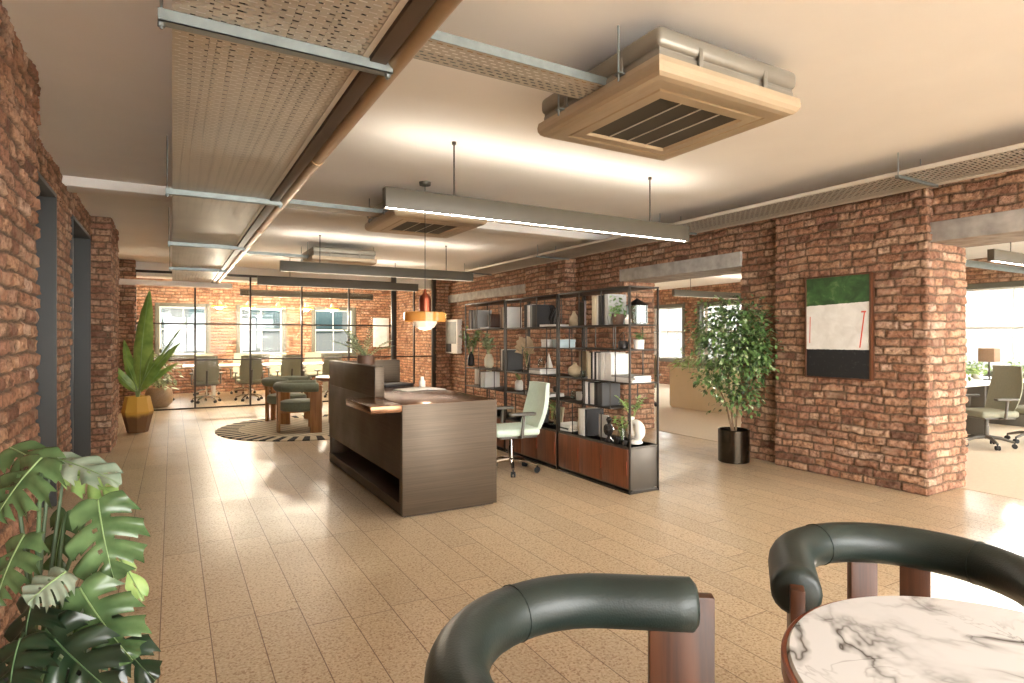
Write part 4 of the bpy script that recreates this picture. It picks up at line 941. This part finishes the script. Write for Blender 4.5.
for k, x in enumerate((.92, 1.52, 2.17, 2.81, 3.42)):
    if k == 0:
        p0 = thing('pendant_lamp', 'small glass pendant in the meeting room, first from the banana-leaf plant', 'lamp', (x, 14.85, 2.0), 0, 'small pendants over the meeting table')
        m = MB(); m.lathe([(.001, .75), (.045, .752), (.05, .77), (.001, .77)], n=16); part('ceiling_rose', m, LAMPBODY, p0)
        m = MB(); m.cyl((0, 0, .2), (0, 0, .765), .003, n=6); part('cord', m, RUBBER, p0)
        m = MB(); m.lathe([(.05, .08), (.05, .14), (.02, .19), (.012, .2), (.001, .21)], n=20); part('lamp_cap', m, plain('cream_enamel', (226, 214, 188), .4), p0)
        m = MB(); m.lathe([(.05, .085), (.16, .085), (.165, .08), (.165, .045), (.16, .045), (.158, .078), (.05, .078)], n=28); part('amber_ring', m, AMBER, p0)
        m = MB(); m.lathe([(.001, 0), (.05, .008), (.075, .035), (.075, .06), (.05, .08)], n=24); part('glass_bowl', m, emis('glowing_small_opal', (255, 236, 205), 3), p0)
    else:
        dup(p0, (x, 14.85, 2.0), 0, 'small glass pendant in the meeting room, %s from the banana plant' % ORD[k])
r = thing('potted_plant', 'bushy plant in a round woven pot inside the meeting room', 'plant', (-.22, 13.45, 0))
m = MB(); m.lathe([(.14, 0), (.22, .08), (.25, .2), (.22, .33), (.17, .38), (.15, .36), (.001, .34)], n=28); part('pot', m, plain('woven_basket', (168, 140, 108), .85, 0, .2, 40, .5, 90), r)
m = MB(); foliage_ball(m, (0, 0, .7), .3, .3, .35, 160, .16, .4); m.tube([(0, 0, .3), (.02, 0, .7)], .012, 6); part('foliage', m, LEAF_V, r)
r = thing('picture_frame', 'white framed picture on the far brick wall of the meeting room', 'picture', (5.15, 16.45, 1.15))
m = MB(); m.box(4.93, 5.38, 16.42, 16.48, 1.1, 1.92, .006); part('frame', m, WHITE, r, world=True)
m = MB(); m.box(4.98, 5.33, 16.41, 16.425, 1.16, 1.86); part('picture', m, plain('pale_print', (214, 220, 220), .5, 0, .15, 6), r, world=True)
r = thing('picture_frame', 'deep white framed picture with a dark block, on brick beyond the bookcase', 'picture', (5.56, 12.4, 1.0))
m = MB(); m.box(5.53, 5.655, 12.08, 12.72, 1.0, 1.77, .006); part('frame', m, WHITE, r, world=True)
m = MB(); m.box(5.52, 5.535, 12.14, 12.66, 1.22, 1.72); part('picture', m, plain('grey_print', (150, 152, 148), .5, 0, .2, 6), r, world=True)
m = MB(); m.box(5.515, 5.535, 12.4, 12.66, 1.03, 1.22); part('dark_block', m, DARKPL, r, world=True)

# ---------------------------------------------------------------- tub chairs
def tub(loc, rz, label, tubem, seatm, legm, R=.315, arm=.215, tr=.065, tz=.655):
    """horseshoe chair, opens towards local +Y; origin under the arc centre"""
    r = thing('tub_chair', label, 'chair', loc, rz)
    path = [Vector((R, arm*(1-i/5), tz)) for i in range(5)]+[Vector((R*math.cos(a), -R*math.sin(a), tz)) for a in np.linspace(0, PI, 25)]+[Vector((-R, arm*(i+1)/5, tz)) for i in range(5)]
    m = MB(); e0, e1 = path[0], path[-1]
    full = [e0+Vector((0, .0, 0))]+path[1:-1]+[e1]; rad = [tr]*len(full)
    m.tube([e0+Vector((0, .012, 0))]+full+[e1+Vector((0, .012, 0))], [tr-.014]+rad+[tr-.014], 20)
    back = part('back_roll', m, tubem, r, sharp=60)
    for idx in (11, 23):
        p = full[idx]; tg = (full[idx+1]-full[idx-1]).normalized()
        m = MB(); m.tube([p-tg*.002, p+tg*.002], tr+.0022, 22); part('seam', m, tubem, back)
    m = MB(); m.lathe([(.001, .30), (.27, .30), (.295, .315), (.30, .345), (.30, .395), (.285, .425), (.24, .44), (.001, .445)], n=40); part('seat', m, seatm, r)
    for sx in (-1, 1):
        m = MB(); m.box(sx*R-.018, sx*R+.018, arm-.105, arm+.055, 0, tz+.025, .004); part('leg', m, legm, r)
        a = math.radians(90+14*sx); c = Vector((-(R)*math.cos(a), -R*math.sin(a), 0))
        m = MB(); m.obox((c.x, c.y, (tz-.03)/2), .085, .036, tz-.03, rz=math.radians(14*sx), b=.004); part('leg', m, legm, r)
    m = MB(); m.box(-R, R, arm-.07, arm-.03, .255, .30, .004); m.box(-.02, .02, -R, arm-.05, .255, .30, .004); part('seat_rail', m, legm, r)
    return r
def camD(D, L): return Vector((D*SN+L*CS, D*CS-L*SN, 0))
def facing(fD, fL):
    f = camD(fD, fL); return math.atan2(f.y, f.x)-PI/2
tub(camD(1.195, .205), facing(-.10, 1), 'dark green leather tub chair whose rolled back curves in front of the open floor', GREENLEATHER, GREENLEATHER, WALNUT, tz=.68)
tub(camD(1.70, 1.15), facing(-.93, -.37), 'dark green leather tub chair tucked behind the marble table', GREENLEATHER, GREENLEATHER, WALNUT, tz=.655)
tub((1.62, 8.95, .0145), facing(.35, .9), 'olive fabric tub chair with oak legs on the striped rug, in front', OLIVEFAB, OLIVEFAB, OAK, tz=.64)['label'] = 'olive fabric tub chair with oak legs closest to the rug edge'
tub((1.60, 10.05, .0145), facing(-.25, 1), 'olive fabric tub chair half hidden behind the other olive chair', OLIVEFAB, OLIVEFAB, OAK, tz=.64)

# marble table
c = camD(1.04, .93)
r = thing('round_table', 'round white marble table with a cherry wood rim beside the leather tub chairs', 'table', (c.x, c.y, 0))
m = MB(); m.lathe([(.001, .70), (.40, .70), (.405, .705), (.405, .717), (.40, .722), (.001, .722)], n=72); part('tabletop', m, MARBLE, r)
m = MB(); m.lathe([(.30, .668), (.405, .672), (.416, .682), (.416, .712), (.412, .716), (.406, .716), (.406, .70), (.3, .699), (.3, .668)], n=72); part('rim', m, REDWOOD, r)
m = MB(); m.lathe([(.001, 0), (.25, 0), (.25, .02), (.05, .05), (.04, .1), (.04, .62), (.2, .668), (.001, .669)], n=40); part('pedestal', m, REDWOOD, r)
# far round table on the rug
r = thing('round_table', 'round brown wooden table on the striped rug behind the reception desk', 'table', (2.55, 9.45, .0005))
m = MB(); m.lathe([(.001, .70), (.60, .70), (.62, .71), (.62, .735), (.61, .745), (.001, .745)], n=56); part('tabletop', m, WOODBR, r)
m = MB(); m.lathe([(.001, 0.014), (.42, .014), (.42, .7), (.001, .7)], n=40); part('pedestal', m, WOODBR, r)
# rug
def rug_mat():
    m, nt, b = nodes('striped_rug'); co = objco(nt); sp = N(nt, 'ShaderNodeSeparateXYZ'); nt.links.new(co, sp.inputs[0])
    rad = math_(nt, 'SQRT', math_(nt, 'ADD', math_(nt, 'MULTIPLY', sp.outputs[0], sp.outputs[0]), math_(nt, 'MULTIPLY', sp.outputs[1], sp.outputs[1])))
    ang = math_(nt, 'ARCTAN2', sp.outputs[1], sp.outputs[0])
    spoke = math_(nt, 'LESS_THAN', math_(nt, 'FRACT', math_(nt, 'MULTIPLY', ang, 44/6.28318)), .5)
    edge = math_(nt, 'GREATER_THAN', rad, 1.02)
    ln = math_(nt, 'LESS_THAN', math_(nt, 'FRACT', math_(nt, 'MULTIPLY', math_(nt, 'ADD', sp.outputs[0], math_(nt, 'MULTIPLY', sp.outputs[1], .4)), 9)), .45)
    f = math_(nt, 'ADD', math_(nt, 'MULTIPLY', edge, spoke), math_(nt, 'MULTIPLY', math_(nt, 'SUBTRACT', 1, edge), math_(nt, 'MULTIPLY', ln, .32)))
    nt.links.new(mixc(nt, f, lin((206, 190, 160)), lin((52, 48, 44))), b.inputs['Base Color']); b.inputs['Roughness'].default_value = .95
    bump(nt, b, noise(nt, 240, 2, co), .4, .004); return m
m = MB(); m.lathe([(.001, 0), (1.32, 0), (1.325, .005), (1.32, .012), (.001, .013)], n=96); solo('round_rug', m, rug_mat(), 'round black and cream striped rug under the olive chairs', 'rug', (1.85, 9.35, .001))

# ---------------------------------------------------------------- yellow planter with banana-leaf plant
def planter_mat():
    m, nt, b = nodes('mustard_and_brown_glaze'); co = objco(nt); sp = N(nt, 'ShaderNodeSeparateXYZ'); nt.links.new(co, sp.inputs[0])
    h = math_(nt, 'ADD', sp.outputs[2], math_(nt, 'MULTIPLY', math_(nt, 'SUBTRACT', noise(nt, 7, 4, co), .5), .14))
    nt.links.new(ramp(nt, h, [(.22, lin((110, 76, 44))), (.30, lin((206, 158, 64)))]), b.inputs['Base Color']); b.inputs['Roughness'].default_value = .6; return m
r = thing('planter_plant', 'faceted mustard and brown planter with tall banana-like leaves', 'plant', (-.43, 10.04, 0))
m = MB(); m.lathe([(.001, 0), (.13, 0), (.20, .30), (.155, .515), (.135, .515), (.17, .33), (.13, .44), (.001, .45)], n=8); part('pot', m, planter_mat(), r, sharp=15)
m = MB(); m.lathe([(.001, .44), (.14, .44), (.001, .455)], n=16); part('soil', m, SOIL, r)
RV = Vector((CS, -SN, 0)); FV = Vector((SN, CS, 0))
def big_leaf(m, base, tip, W, nrm, bend=.0, seg=14, rib=True):
    base = Vector(base); tip = Vector(tip); d = tip-base; L = d.length; d.normalize(); nrm = Vector(nrm); nrm = (nrm-d*nrm.dot(d)).normalized(); side = d.cross(nrm)
    vs = []; fs = []; mid = []
    for i in range(seg+1):
        t = i/seg; w_ = W*.5*max(.015, math.sin(PI*t**.8))**.65*(1-.15*t); c = base+d*(L*t)+nrm*(bend*L*math.sin(PI*t)); mid.append(c)
        rip = .006*math.sin(i*2.4)
        vs += [c+side*w_-nrm*(w_*.22+rip), c+side*w_*.5-nrm*.0, c, c-side*w_*.5, c-side*w_-nrm*(w_*.22-rip)]
    for i in range(seg):
        for j in range(4): a = 5*i+j; fs.append((a, a+1, a+6, a+5))
    m.add(vs, fs)
    if rib: m.tube([p+nrm*.002 for p in mid], [.007*(1-.8*i/seg) for i in range(seg+1)], 5, mi=1)
spec = [  # base offset (lateral, up), tip offset, width
    ((.03, .62), (.22, 2.02), .30, .03), ((.02, .60), (.42, 1.16), .12, .06), ((.03, .62), (.60, 1.28), .16, .06), ((.02, .58), (.55, 1.0), .11, .08),
    ((-.02, .62), (-.28, 1.32), .16, .05), ((-.03, .6), (-.32, 1.02), .13, .08), ((0, .6), (-.18, 1.1), .14, .02), ((.05, .62), (.30, 1.18), .13, .02), ((.03, .6), (.7, 1.62), .035, .03), ((-.02, .58), (-.28, .88), .11, .1), ((.02, .58), (.36, .9), .11, .08)]
for k, (b0, t0, W, bd) in enumerate(spec):
    m = MB(); dep = random.uniform(-.15, .15); b_ = RV*b0[0]+Vector((0, 0, b0[1])); tt = RV*t0[0]+Vector((0, 0, t0[1]))+FV*dep
    big_leaf(m, b_, tt, W, -FV+Vector((0, 0, .35)), bd); m.tube([(0, 0, .44), b_*.6+Vector((0, 0, .2)), b_], [.014, .012, .009], 7, mi=1)
    lf = part('leaf', m, [LEAF_B, MIDRIB], r, sharp=80)

# ---------------------------------------------------------------- ficus by the brick wall
r = thing('potted_tree', 'leafy small-leaved tree in a dark metal pot against the brick wall', 'plant', (5.33, 4.40, 0))
m = MB(); m.lathe([(.001, 0), (.155, 0), (.163, .008), (.165, .35), (.158, .355), (.15, .35), (.15, .31), (.001, .30)], n=40); pot = part('pot', m, brushed('dark_bronze_pot', (62, 54, 44), .25, .9, (2, 2, 40)), r)
m = MB(); m.lathe([(.001, .30), (.149, .305), (.001, .315)], n=20); part('soil', m, SOIL, r)
m = MB(); m2 = MB(); lat, fw = RV, FV
def off(a, z, d=0): return lat*a+fw*d+Vector((0, 0, z))
trunks = [[off(0, .3), off(-.03, .6), off(-.06, .9), off(.0, 1.25), off(.05, 1.5)], [off(.02, .3), off(.04, .65), off(.10, .95), off(.22, 1.2), off(.3, 1.4)], [off(-.01, .3), off(-.08, .62), off(-.18, .85), off(-.28, .92)], [off(-.06, .9), off(-.2, 1.15), off(-.32, 1.4)], [off(0, .6), off(.1, .72), off(.2, .78)], [off(-.02, .95), off(-.1, 1.3), off(-.12, 1.6)]]
for k, p in enumerate(trunks): m.tube(p, [.012-.002*i for i in range(len(p))] if k < 3 else [.007]*len(p), 7)
part('trunk', m, BARK, r)
wallok = lambda q: (q.x+5.33 < (5.49 if q.y+4.40 < 4.12 else 5.57))
m = MB(); pick = lambda: 0 if random.random() < .62 else (1 if random.random() < .7 else 2)
for (a, z, d, rx, rz_, n) in ((-.02, 1.36, -.05, .42, .36, 1500), (.22, 1.28, -.1, .3, .36, 900), (-.26, 1.40, 0, .26, .30, 520), (.28, 1.12, -.1, .2, .18, 320), (-.28, .90, -.05, .18, .14, 190), (.05, .74, -.05, .3, .17, 460), (-.1, 1.05, 0, .16, .16, 200), (-.13, 1.68, 0, .12, .1, 80), (.1, 1.6, -.05, .25, .14, 260)):
    foliage_ball(m, off(a, z, d), rx, rx*.8, rz_, n, .052, .58, wallok, pick)
part('foliage', m, [LEAF_M, LEAF_D, LEAF_V], r, sharp=80)

# ---------------------------------------------------------------- painting
r = thing('painting', 'framed abstract painting in green, white and black on the brick pier', 'painting', (5.54, 3.355, .955))
y0, y1, z0, z1 = 3.03, 3.68, .957, 1.953; fx0, fx1 = 5.505, 5.565; t_ = .016
m = MB(); m.box(fx0, fx1, y0, y0+t_, z0, z1, .002); m.box(fx0, fx1, y1-t_, y1, z0, z1, .002); m.box(fx0, fx1, y0+t_, y1-t_, z0, z0+t_, .002); m.box(fx0, fx1, y0+t_, y1-t_, z1-t_, z1, .002); m.box(fx1-.012, fx1, y0+.01, y1-.01, z0+.01, z1-.01); part('frame', m, WALNUT, r, world=True)
def paint_mat():
    m, nt, b = nodes('abstract_paint'); geo = N(nt, 'ShaderNodeNewGeometry').outputs['Position']; sp = N(nt, 'ShaderNodeSeparateXYZ'); nt.links.new(geo, sp.inputs[0])
    y_, z_ = sp.outputs[1], sp.outputs[2]; n1 = noise(nt, 9, 5, geo, .6, .5); n2 = noise(nt, 30, 4, geo)
    zw = math_(nt, 'ADD', z_, math_(nt, 'MULTIPLY', math_(nt, 'SUBTRACT', n2, .5), .012)); zg = math_(nt, 'ADD', zw, math_(nt, 'MULTIPLY', math_(nt, 'SUBTRACT', y_, 3.355), .03))
    green = ramp(nt, n1, [(.38, lin((40, 66, 34))), (.58, lin((58, 92, 48))), (.74, lin((112, 130, 84)))])
    wht = ramp(nt, n1, [(.3, lin((206, 200, 190))), (.7, lin((226, 222, 214)))]); blk = ramp(nt, n2, [(.6, lin((28, 28, 30))), (.8, lin((60, 58, 58)))])
    c = mixc(nt, math_(nt, 'GREATER_THAN', zg, 1.675), wht, green); c = mixc(nt, math_(nt, 'LESS_THAN', zw, 1.24), c, blk)
    def line(yc, za, zb, w_, slope):
        yl = math_(nt, 'ADD', yc, math_(nt, 'MULTIPLY', math_(nt, 'SUBTRACT', z_, za), slope))
        a = math_(nt, 'LESS_THAN', math_(nt, 'ABSOLUTE', math_(nt, 'SUBTRACT', y_, yl)), w_)
        return math_(nt, 'MULTIPLY', a, math_(nt, 'MULTIPLY', math_(nt, 'GREATER_THAN', z_, za), math_(nt, 'LESS_THAN', z_, zb)))
    c = mixc(nt, line(3.135, 1.26, 1.6, .006, -.13), c, lin((206, 74, 52))); c = mixc(nt, line(3.10, 1.585, 1.6, .022, 0), c, lin((206, 74, 52)))
    c = mixc(nt, line(3.63, 1.3, 1.56, .0045, -.02), c, lin((206, 74, 52)))
    nt.links.new(c, b.inputs['Base Color']); b.inputs['Roughness'].default_value = .45; bump(nt, b, n2, .2, .003); return m
m = MB(); m.box(fx0+.008, fx1-.014, y0+t_, y1-t_, z0+t_, z1-t_); part('canvas', m, paint_mat(), r, world=True)

# ---------------------------------------------------------------- monstera in front
base = at(38, 600, 1.85); root = (base.x, base.y, 0)
r = thing('monstera', 'big split-leaf monstera in a dark pot against the brick wall', 'plant', root)
m = MB(); m.lathe([(.001, 0), (.12, 0), (.15, .2), (.155, .26), (.145, .26), (.14, .22), (.001, .21)], n=32); part('pot', m, plain('dark_clay_pot', (44, 40, 36), .7), r)
m = MB(); m.lathe([(.001, .21), (.141, .215), (.001, .225)], n=20); part('soil', m, SOIL, r)
def monstera_leaf(b0, tip, W, nrm, mat, notch=4, droop=.2, curl=.42):
    b0 = Vector(b0)-Vector(root); tip = Vector(tip)-Vector(root); d = tip-b0; L = d.length; d.normalize(); nrm = Vector(nrm); nrm = (nrm-d*nrm.dot(d)).normalized(); side = d.cross(nrm)
    m = MB(); nt_ = notch*6; nf = 8
    def wd(t): return W*.5*(math.sin(PI*min(1, (t*.93+.10)))**.55)*(1-.18*t-.42*t**3)
    mid = [b0+d*(L*i/nt_)-nrm*(droop*L*(i/nt_)**2) for i in range(nt_+1)]
    for s_ in (-1, 1):
        vs = []; fs = []
        for i in range(nt_+1):
            t = i/nt_
            for j in range(nf+1):
                f = j/nf; w_ = wd(t)*f
                tt = t+(.24*f**1.4 if t < .7 else .24*f**1.4*(1-t)/.3)-(.30*f*(1-t)**3)
                c = b0+d*(L*tt)-nrm*(droop*L*t*t)+side*s_*w_-nrm*(curl*w_*f*.8)+nrm*(.02*W/.2*math.sin(t*notch*2*PI)*f)
                vs.append(c)
        for i in range(nt_):
            k = i % 6; t = (i+.5)/nt_
            for j in range(nf):
                if t > .12 and t < .88 and ((k == 5 and j >= 2) or (k == 4 and j >= 6)): continue
                if t > .2 and t < .8 and k == 2 and j == 1 and s_ == 1: continue
                a = i*(nf+1)+j; q = (a, a+1, a+nf+2, a+nf+1); fs.append(q if s_ == 1 else q[::-1])
        m.add(vs, fs)
    m.tube([p+nrm*.0015 for p in mid], [.003*(1-.75*i/nt_) for i in range(nt_+1)], 5, mi=1)
    lf = part('leaf', m, [mat, MIDRIB if mat is not MONS_B else STEM_G], r, sharp=80)
    return b0
cv = -FV
ML = [  # base pixel+depth, tip pixel+depth, width, normal tilt (lateral, toward camera, up), material
    ((98, 500, 1.80), (108, 580, 1.72), .235, (.25, 1, .35), MONS_A, 4),
    ((80, 588, 1.66), (123, 660, 1.58), .20, (.1, 1, .45), MONS_A, 4),
    ((52, 458, 1.95), (112, 470, 1.85), .13, (-.1, .5, 1), MONS_G, 4),
    ((42, 458, 1.72), (-14, 512, 1.60), .25, (-.3, 1, .5), MONS_A, 4),
    ((10, 448, 1.95), (48, 462, 1.85), .16, (.2, .6, .8), MONS_A, 3),
    ((66, 572, 1.58), (26, 598, 1.5), .15, (-.1, .8, .8), MONS_G, 4),
    ((66, 470, 2.0), (112, 488, 1.95), .12, (0, .6, .8), LEAF_L, 4),
    ((36, 590, 1.6), (10, 668, 1.48), .20, (-.3, 1, .3), MONS_B, 4),
    ((46, 630, 1.55), (100, 690, 1.45), .20, (.2, 1, .5), MONS_B, 4),
    ((25, 535, 1.75), (-16, 600, 1.62), .20, (-.3, 1, .4), MONS_A, 4),
    ((112, 548, 1.85), (147, 594, 1.80), .07, (.8, .5, .4), LEAF_L, 2),
    ((66, 512, 2.0), (46, 575, 1.95), .14, (0, 1, .3), MONS_A, 3),
    ((70, 605, 1.75), (75, 668, 1.68), .14, (.0, 1, .4), MONS_G, 3),
    ((20, 640, 1.5), (0, 700, 1.4), .2, (-.2, 1, .5), MONS_B, 4),
    ((105, 625, 1.7), (148, 678, 1.62), .13, (.3, 1, .5), MONS_B, 3),
]
for (b0, tp, W, nn, mat, nk) in ML:
    q = monstera_leaf(at(*b0), at(*tp), W, RV*nn[0]+cv*nn[1]+Vector((0, 0, nn[2])), mat, nk)
    m = MB(); s0 = Vector((random.uniform(-.05, .05), random.uniform(-.05, .05), .21)); md = s0.lerp(q, .55)+Vector((0, 0, .06)); md2 = s0.lerp(q, .85)+Vector((0, 0, .05))
    m.tube([s0, s0.lerp(md, .5)+Vector((0, 0, .02)), md, md2, q], [.009, .008, .0065, .005, .004], 7); part('stem', m, STEM_G, r)

# ---------------------------------------------------------------- office beyond the openings
oc = task_chair((8.75, 3.42, .004), math.atan2(.45, -.89)-PI/2, 'sage mesh office chair at the desk just past the brick pier', SAGE, SAGE, GREYPL, GREYPL, mesh=True, back_top=1.0)
dup(oc, (9.6, 3.25, .004), math.atan2(.3, -.95)-PI/2, 'sage mesh office chair partly cut off at the photo edge, behind the first')
dup(oc, (8.15, 8.9, .004), 2.2, 'sage mesh office chair glimpsed beside the cream planter box')
r = thing('office_desk', 'long white desk by the office windows past the brick pier', 'desk', (9.8, 4.1, 0))
m = MB(); m.box(8.2, 11.4, 3.75, 4.45, .70, .73, .004); part('tabletop', m, WHITE, r, world=True)
for x in (8.3, 9.7, 11.2):
    m = MB(); m.box(x-.025, x+.025, 3.8, 4.4, .0, .70, .003); part('leg', m, GREYPL, r, world=True)
r = thing('desk_lamp', 'boxy brown-shaded lamp on the office desk', 'lamp', (10.4, 4.03, .731))
m = MB(); m.cyl((0, 0, 0), (0, 0, .015), .07, n=24); part('base', m, BLACKMETAL, r)
m = MB(); m.cyl((0, 0, .01), (0, 0, .3), .01, n=10); part('stem', m, BLACKMETAL, r)
m = MB(); m.box(-.1, .1, -.1, .1, .27, .47, .004); part('shade', m, plain('brown_linen_shade', (150, 122, 98), .8, 0, .1, 40), r)
for k, (x, y) in enumerate(((9.95, 4.15), (10.72, 4.3), (11.1, 3.95))):
    rr = thing('potted_plant', 'pale green potted plant on the office desk, ' + ['beside the brown-shaded lamp', 'at the back edge behind the lamp', 'at the window end of the desk'][k], 'plant', (x, y, .732))
    m = MB(); m.lathe([(.06, 0), (.075, .1), (.07, .1), (.001, .09)], n=20); part('pot', m, WHITE, rr)
    m = MB(); foliage_ball(m, (0, 0, .17), .14, .14, .1, 110, .07, .5); m.tube([(0, 0, .08), (0, 0, .16)], .004, 5); part('foliage', m, LEAF_L, rr)
r = thing('planter_box', 'cream planter cabinet with grassy plants in the office past the leafy tree', 'planter', (8.65, 7.2, 0))
m = MB(); m.box(8.45, 8.85, 5.9, 8.5, .03, .78, .006); m.box(8.48, 8.82, 5.93, 8.47, 0, .035); part('cabinet', m, CREAM, r, world=True)
for k in range(7):
    m = MB(); cy = 6.1+k*.36
    foliage_ball(m, (8.65, cy, .88), .16, .2, .15, 120, .2, .14); part('plant_tuft', m, [LEAF_L, LEAF_M, LEAF_V][k % 3], r, world=True)
r = thing('air_conditioner', 'pale ceiling air conditioner in the office past the brick pier', 'air conditioner', (8.0, 3.3, 2.5))
bpy.data.objects.remove(r); dup(ac, (9.2, 4.6, 2.52), 0, 'ceiling air conditioner in the office past the brick pier')
m = MB(); m.cyl((6.6, 4.2, 2.45), (12.3, 4.2, 2.45), .05, n=16); solo('round_duct', m, GALV, 'round galvanised duct under the office ceiling past the pier', 'duct')

# ---------------------------------------------------------------- street outside the windows
FAC = plain('pale_render_facade', (66, 65, 62), .85, 0, .05, .4); TEAL = plain('teal_facade_glass', (24, 44, 46), .45, .3, .2, .6)
def facade(name, label, x0, x1, y0, y1, h, horiz, side, step=2.6):
    r = thing(name, label, 'building', ((x0+x1)/2, (y0+y1)/2, -6)); r['kind'] = 'thing'
    m = MB(); m.box(x0, x1, y0, y1, -6, h); part('wall', m, FAC, r, world=True)
    z = -4.6
    while z < h-2:
        a = (x0 if horiz else y0)+.6
        while a < (x1 if horiz else y1)-1.6:
            m = MB()
            if horiz: m.box(a, a+1.5, y0-.05, y0+.05, z, z+1.7, .01)
            else: m.box(x0-.05, x0+.05, a, a+1.5, z, z+1.7, .01)
            part('window', m, TEAL, r, world=True); a += step
        z += 3.1
    return r
facade('street_building', 'pale building with teal windows across the street behind the meeting room', -12, 16, 28, 34, 4.6, True, 0, 2.4)
FAC = plain('bright_render_facade', (122, 120, 116), .85, 0, .05, .4)
facade('street_building', 'pale building across the street seen through the office windows', 23, 29, -8, 26, 3.6, False, 0, 2.6)
m = MB(); m.box(-30, 60, -30, 60, -6.2, -6); struct('ground_outside', m, plain('grey_paving', (70, 68, 66), .9, 0, .1, .5))

# ---------------------------------------------------------------- light
wd = bpy.data.worlds.new('sky'); scn.world = wd; wd.use_nodes = True
bg = wd.node_tree.nodes['Background']; bg.inputs[0].default_value = (1.0, .985, .95, 1); bg.inputs[1].default_value = 11
sd = bpy.data.lights.new('sun', 'SUN'); sd.energy = 12; sd.color = (1, .9, .76); sd.angle = math.radians(2.5)
so = bpy.data.objects.new('sun', sd); C.objects.link(so)
so.rotation_euler = Vector((-.94, -.30, -.178)).to_track_quat('-Z', 'Y').to_euler()
def bulb(x, y, z, e, r=.05, col=(1, .86, .68)):
    l = bpy.data.lights.new('bulb', 'POINT'); l.energy = e; l.color = col; l.shadow_soft_size = r
    o = bpy.data.objects.new('bulb', l); C.objects.link(o); o.location = (x, y, z)
for x in (.92, 1.52, 2.17, 2.81, 3.42): bulb(x, 14.85, 1.97, 100)
bulb(2.0, 5.07, 1.40, 3)
vs_ = scn.view_settings; scn.display_settings.display_device = 'sRGB'
vs_.view_transform = 'Standard'; vs_.look = 'None'; vs_.exposure = 0.78; vs_.gamma = 1; vs_.use_curve_mapping = False
scn.cycles.use_denoising = True; scn.cycles.max_bounces = 10; scn.cycles.diffuse_bounces = 8; scn.cycles.glossy_bounces = 4; scn.cycles.transparent_max_bounces = 24; scn.cycles.sample_clamp_indirect = 8
scn.cycles.caustics_reflective = False; scn.cycles.caustics_refractive = False
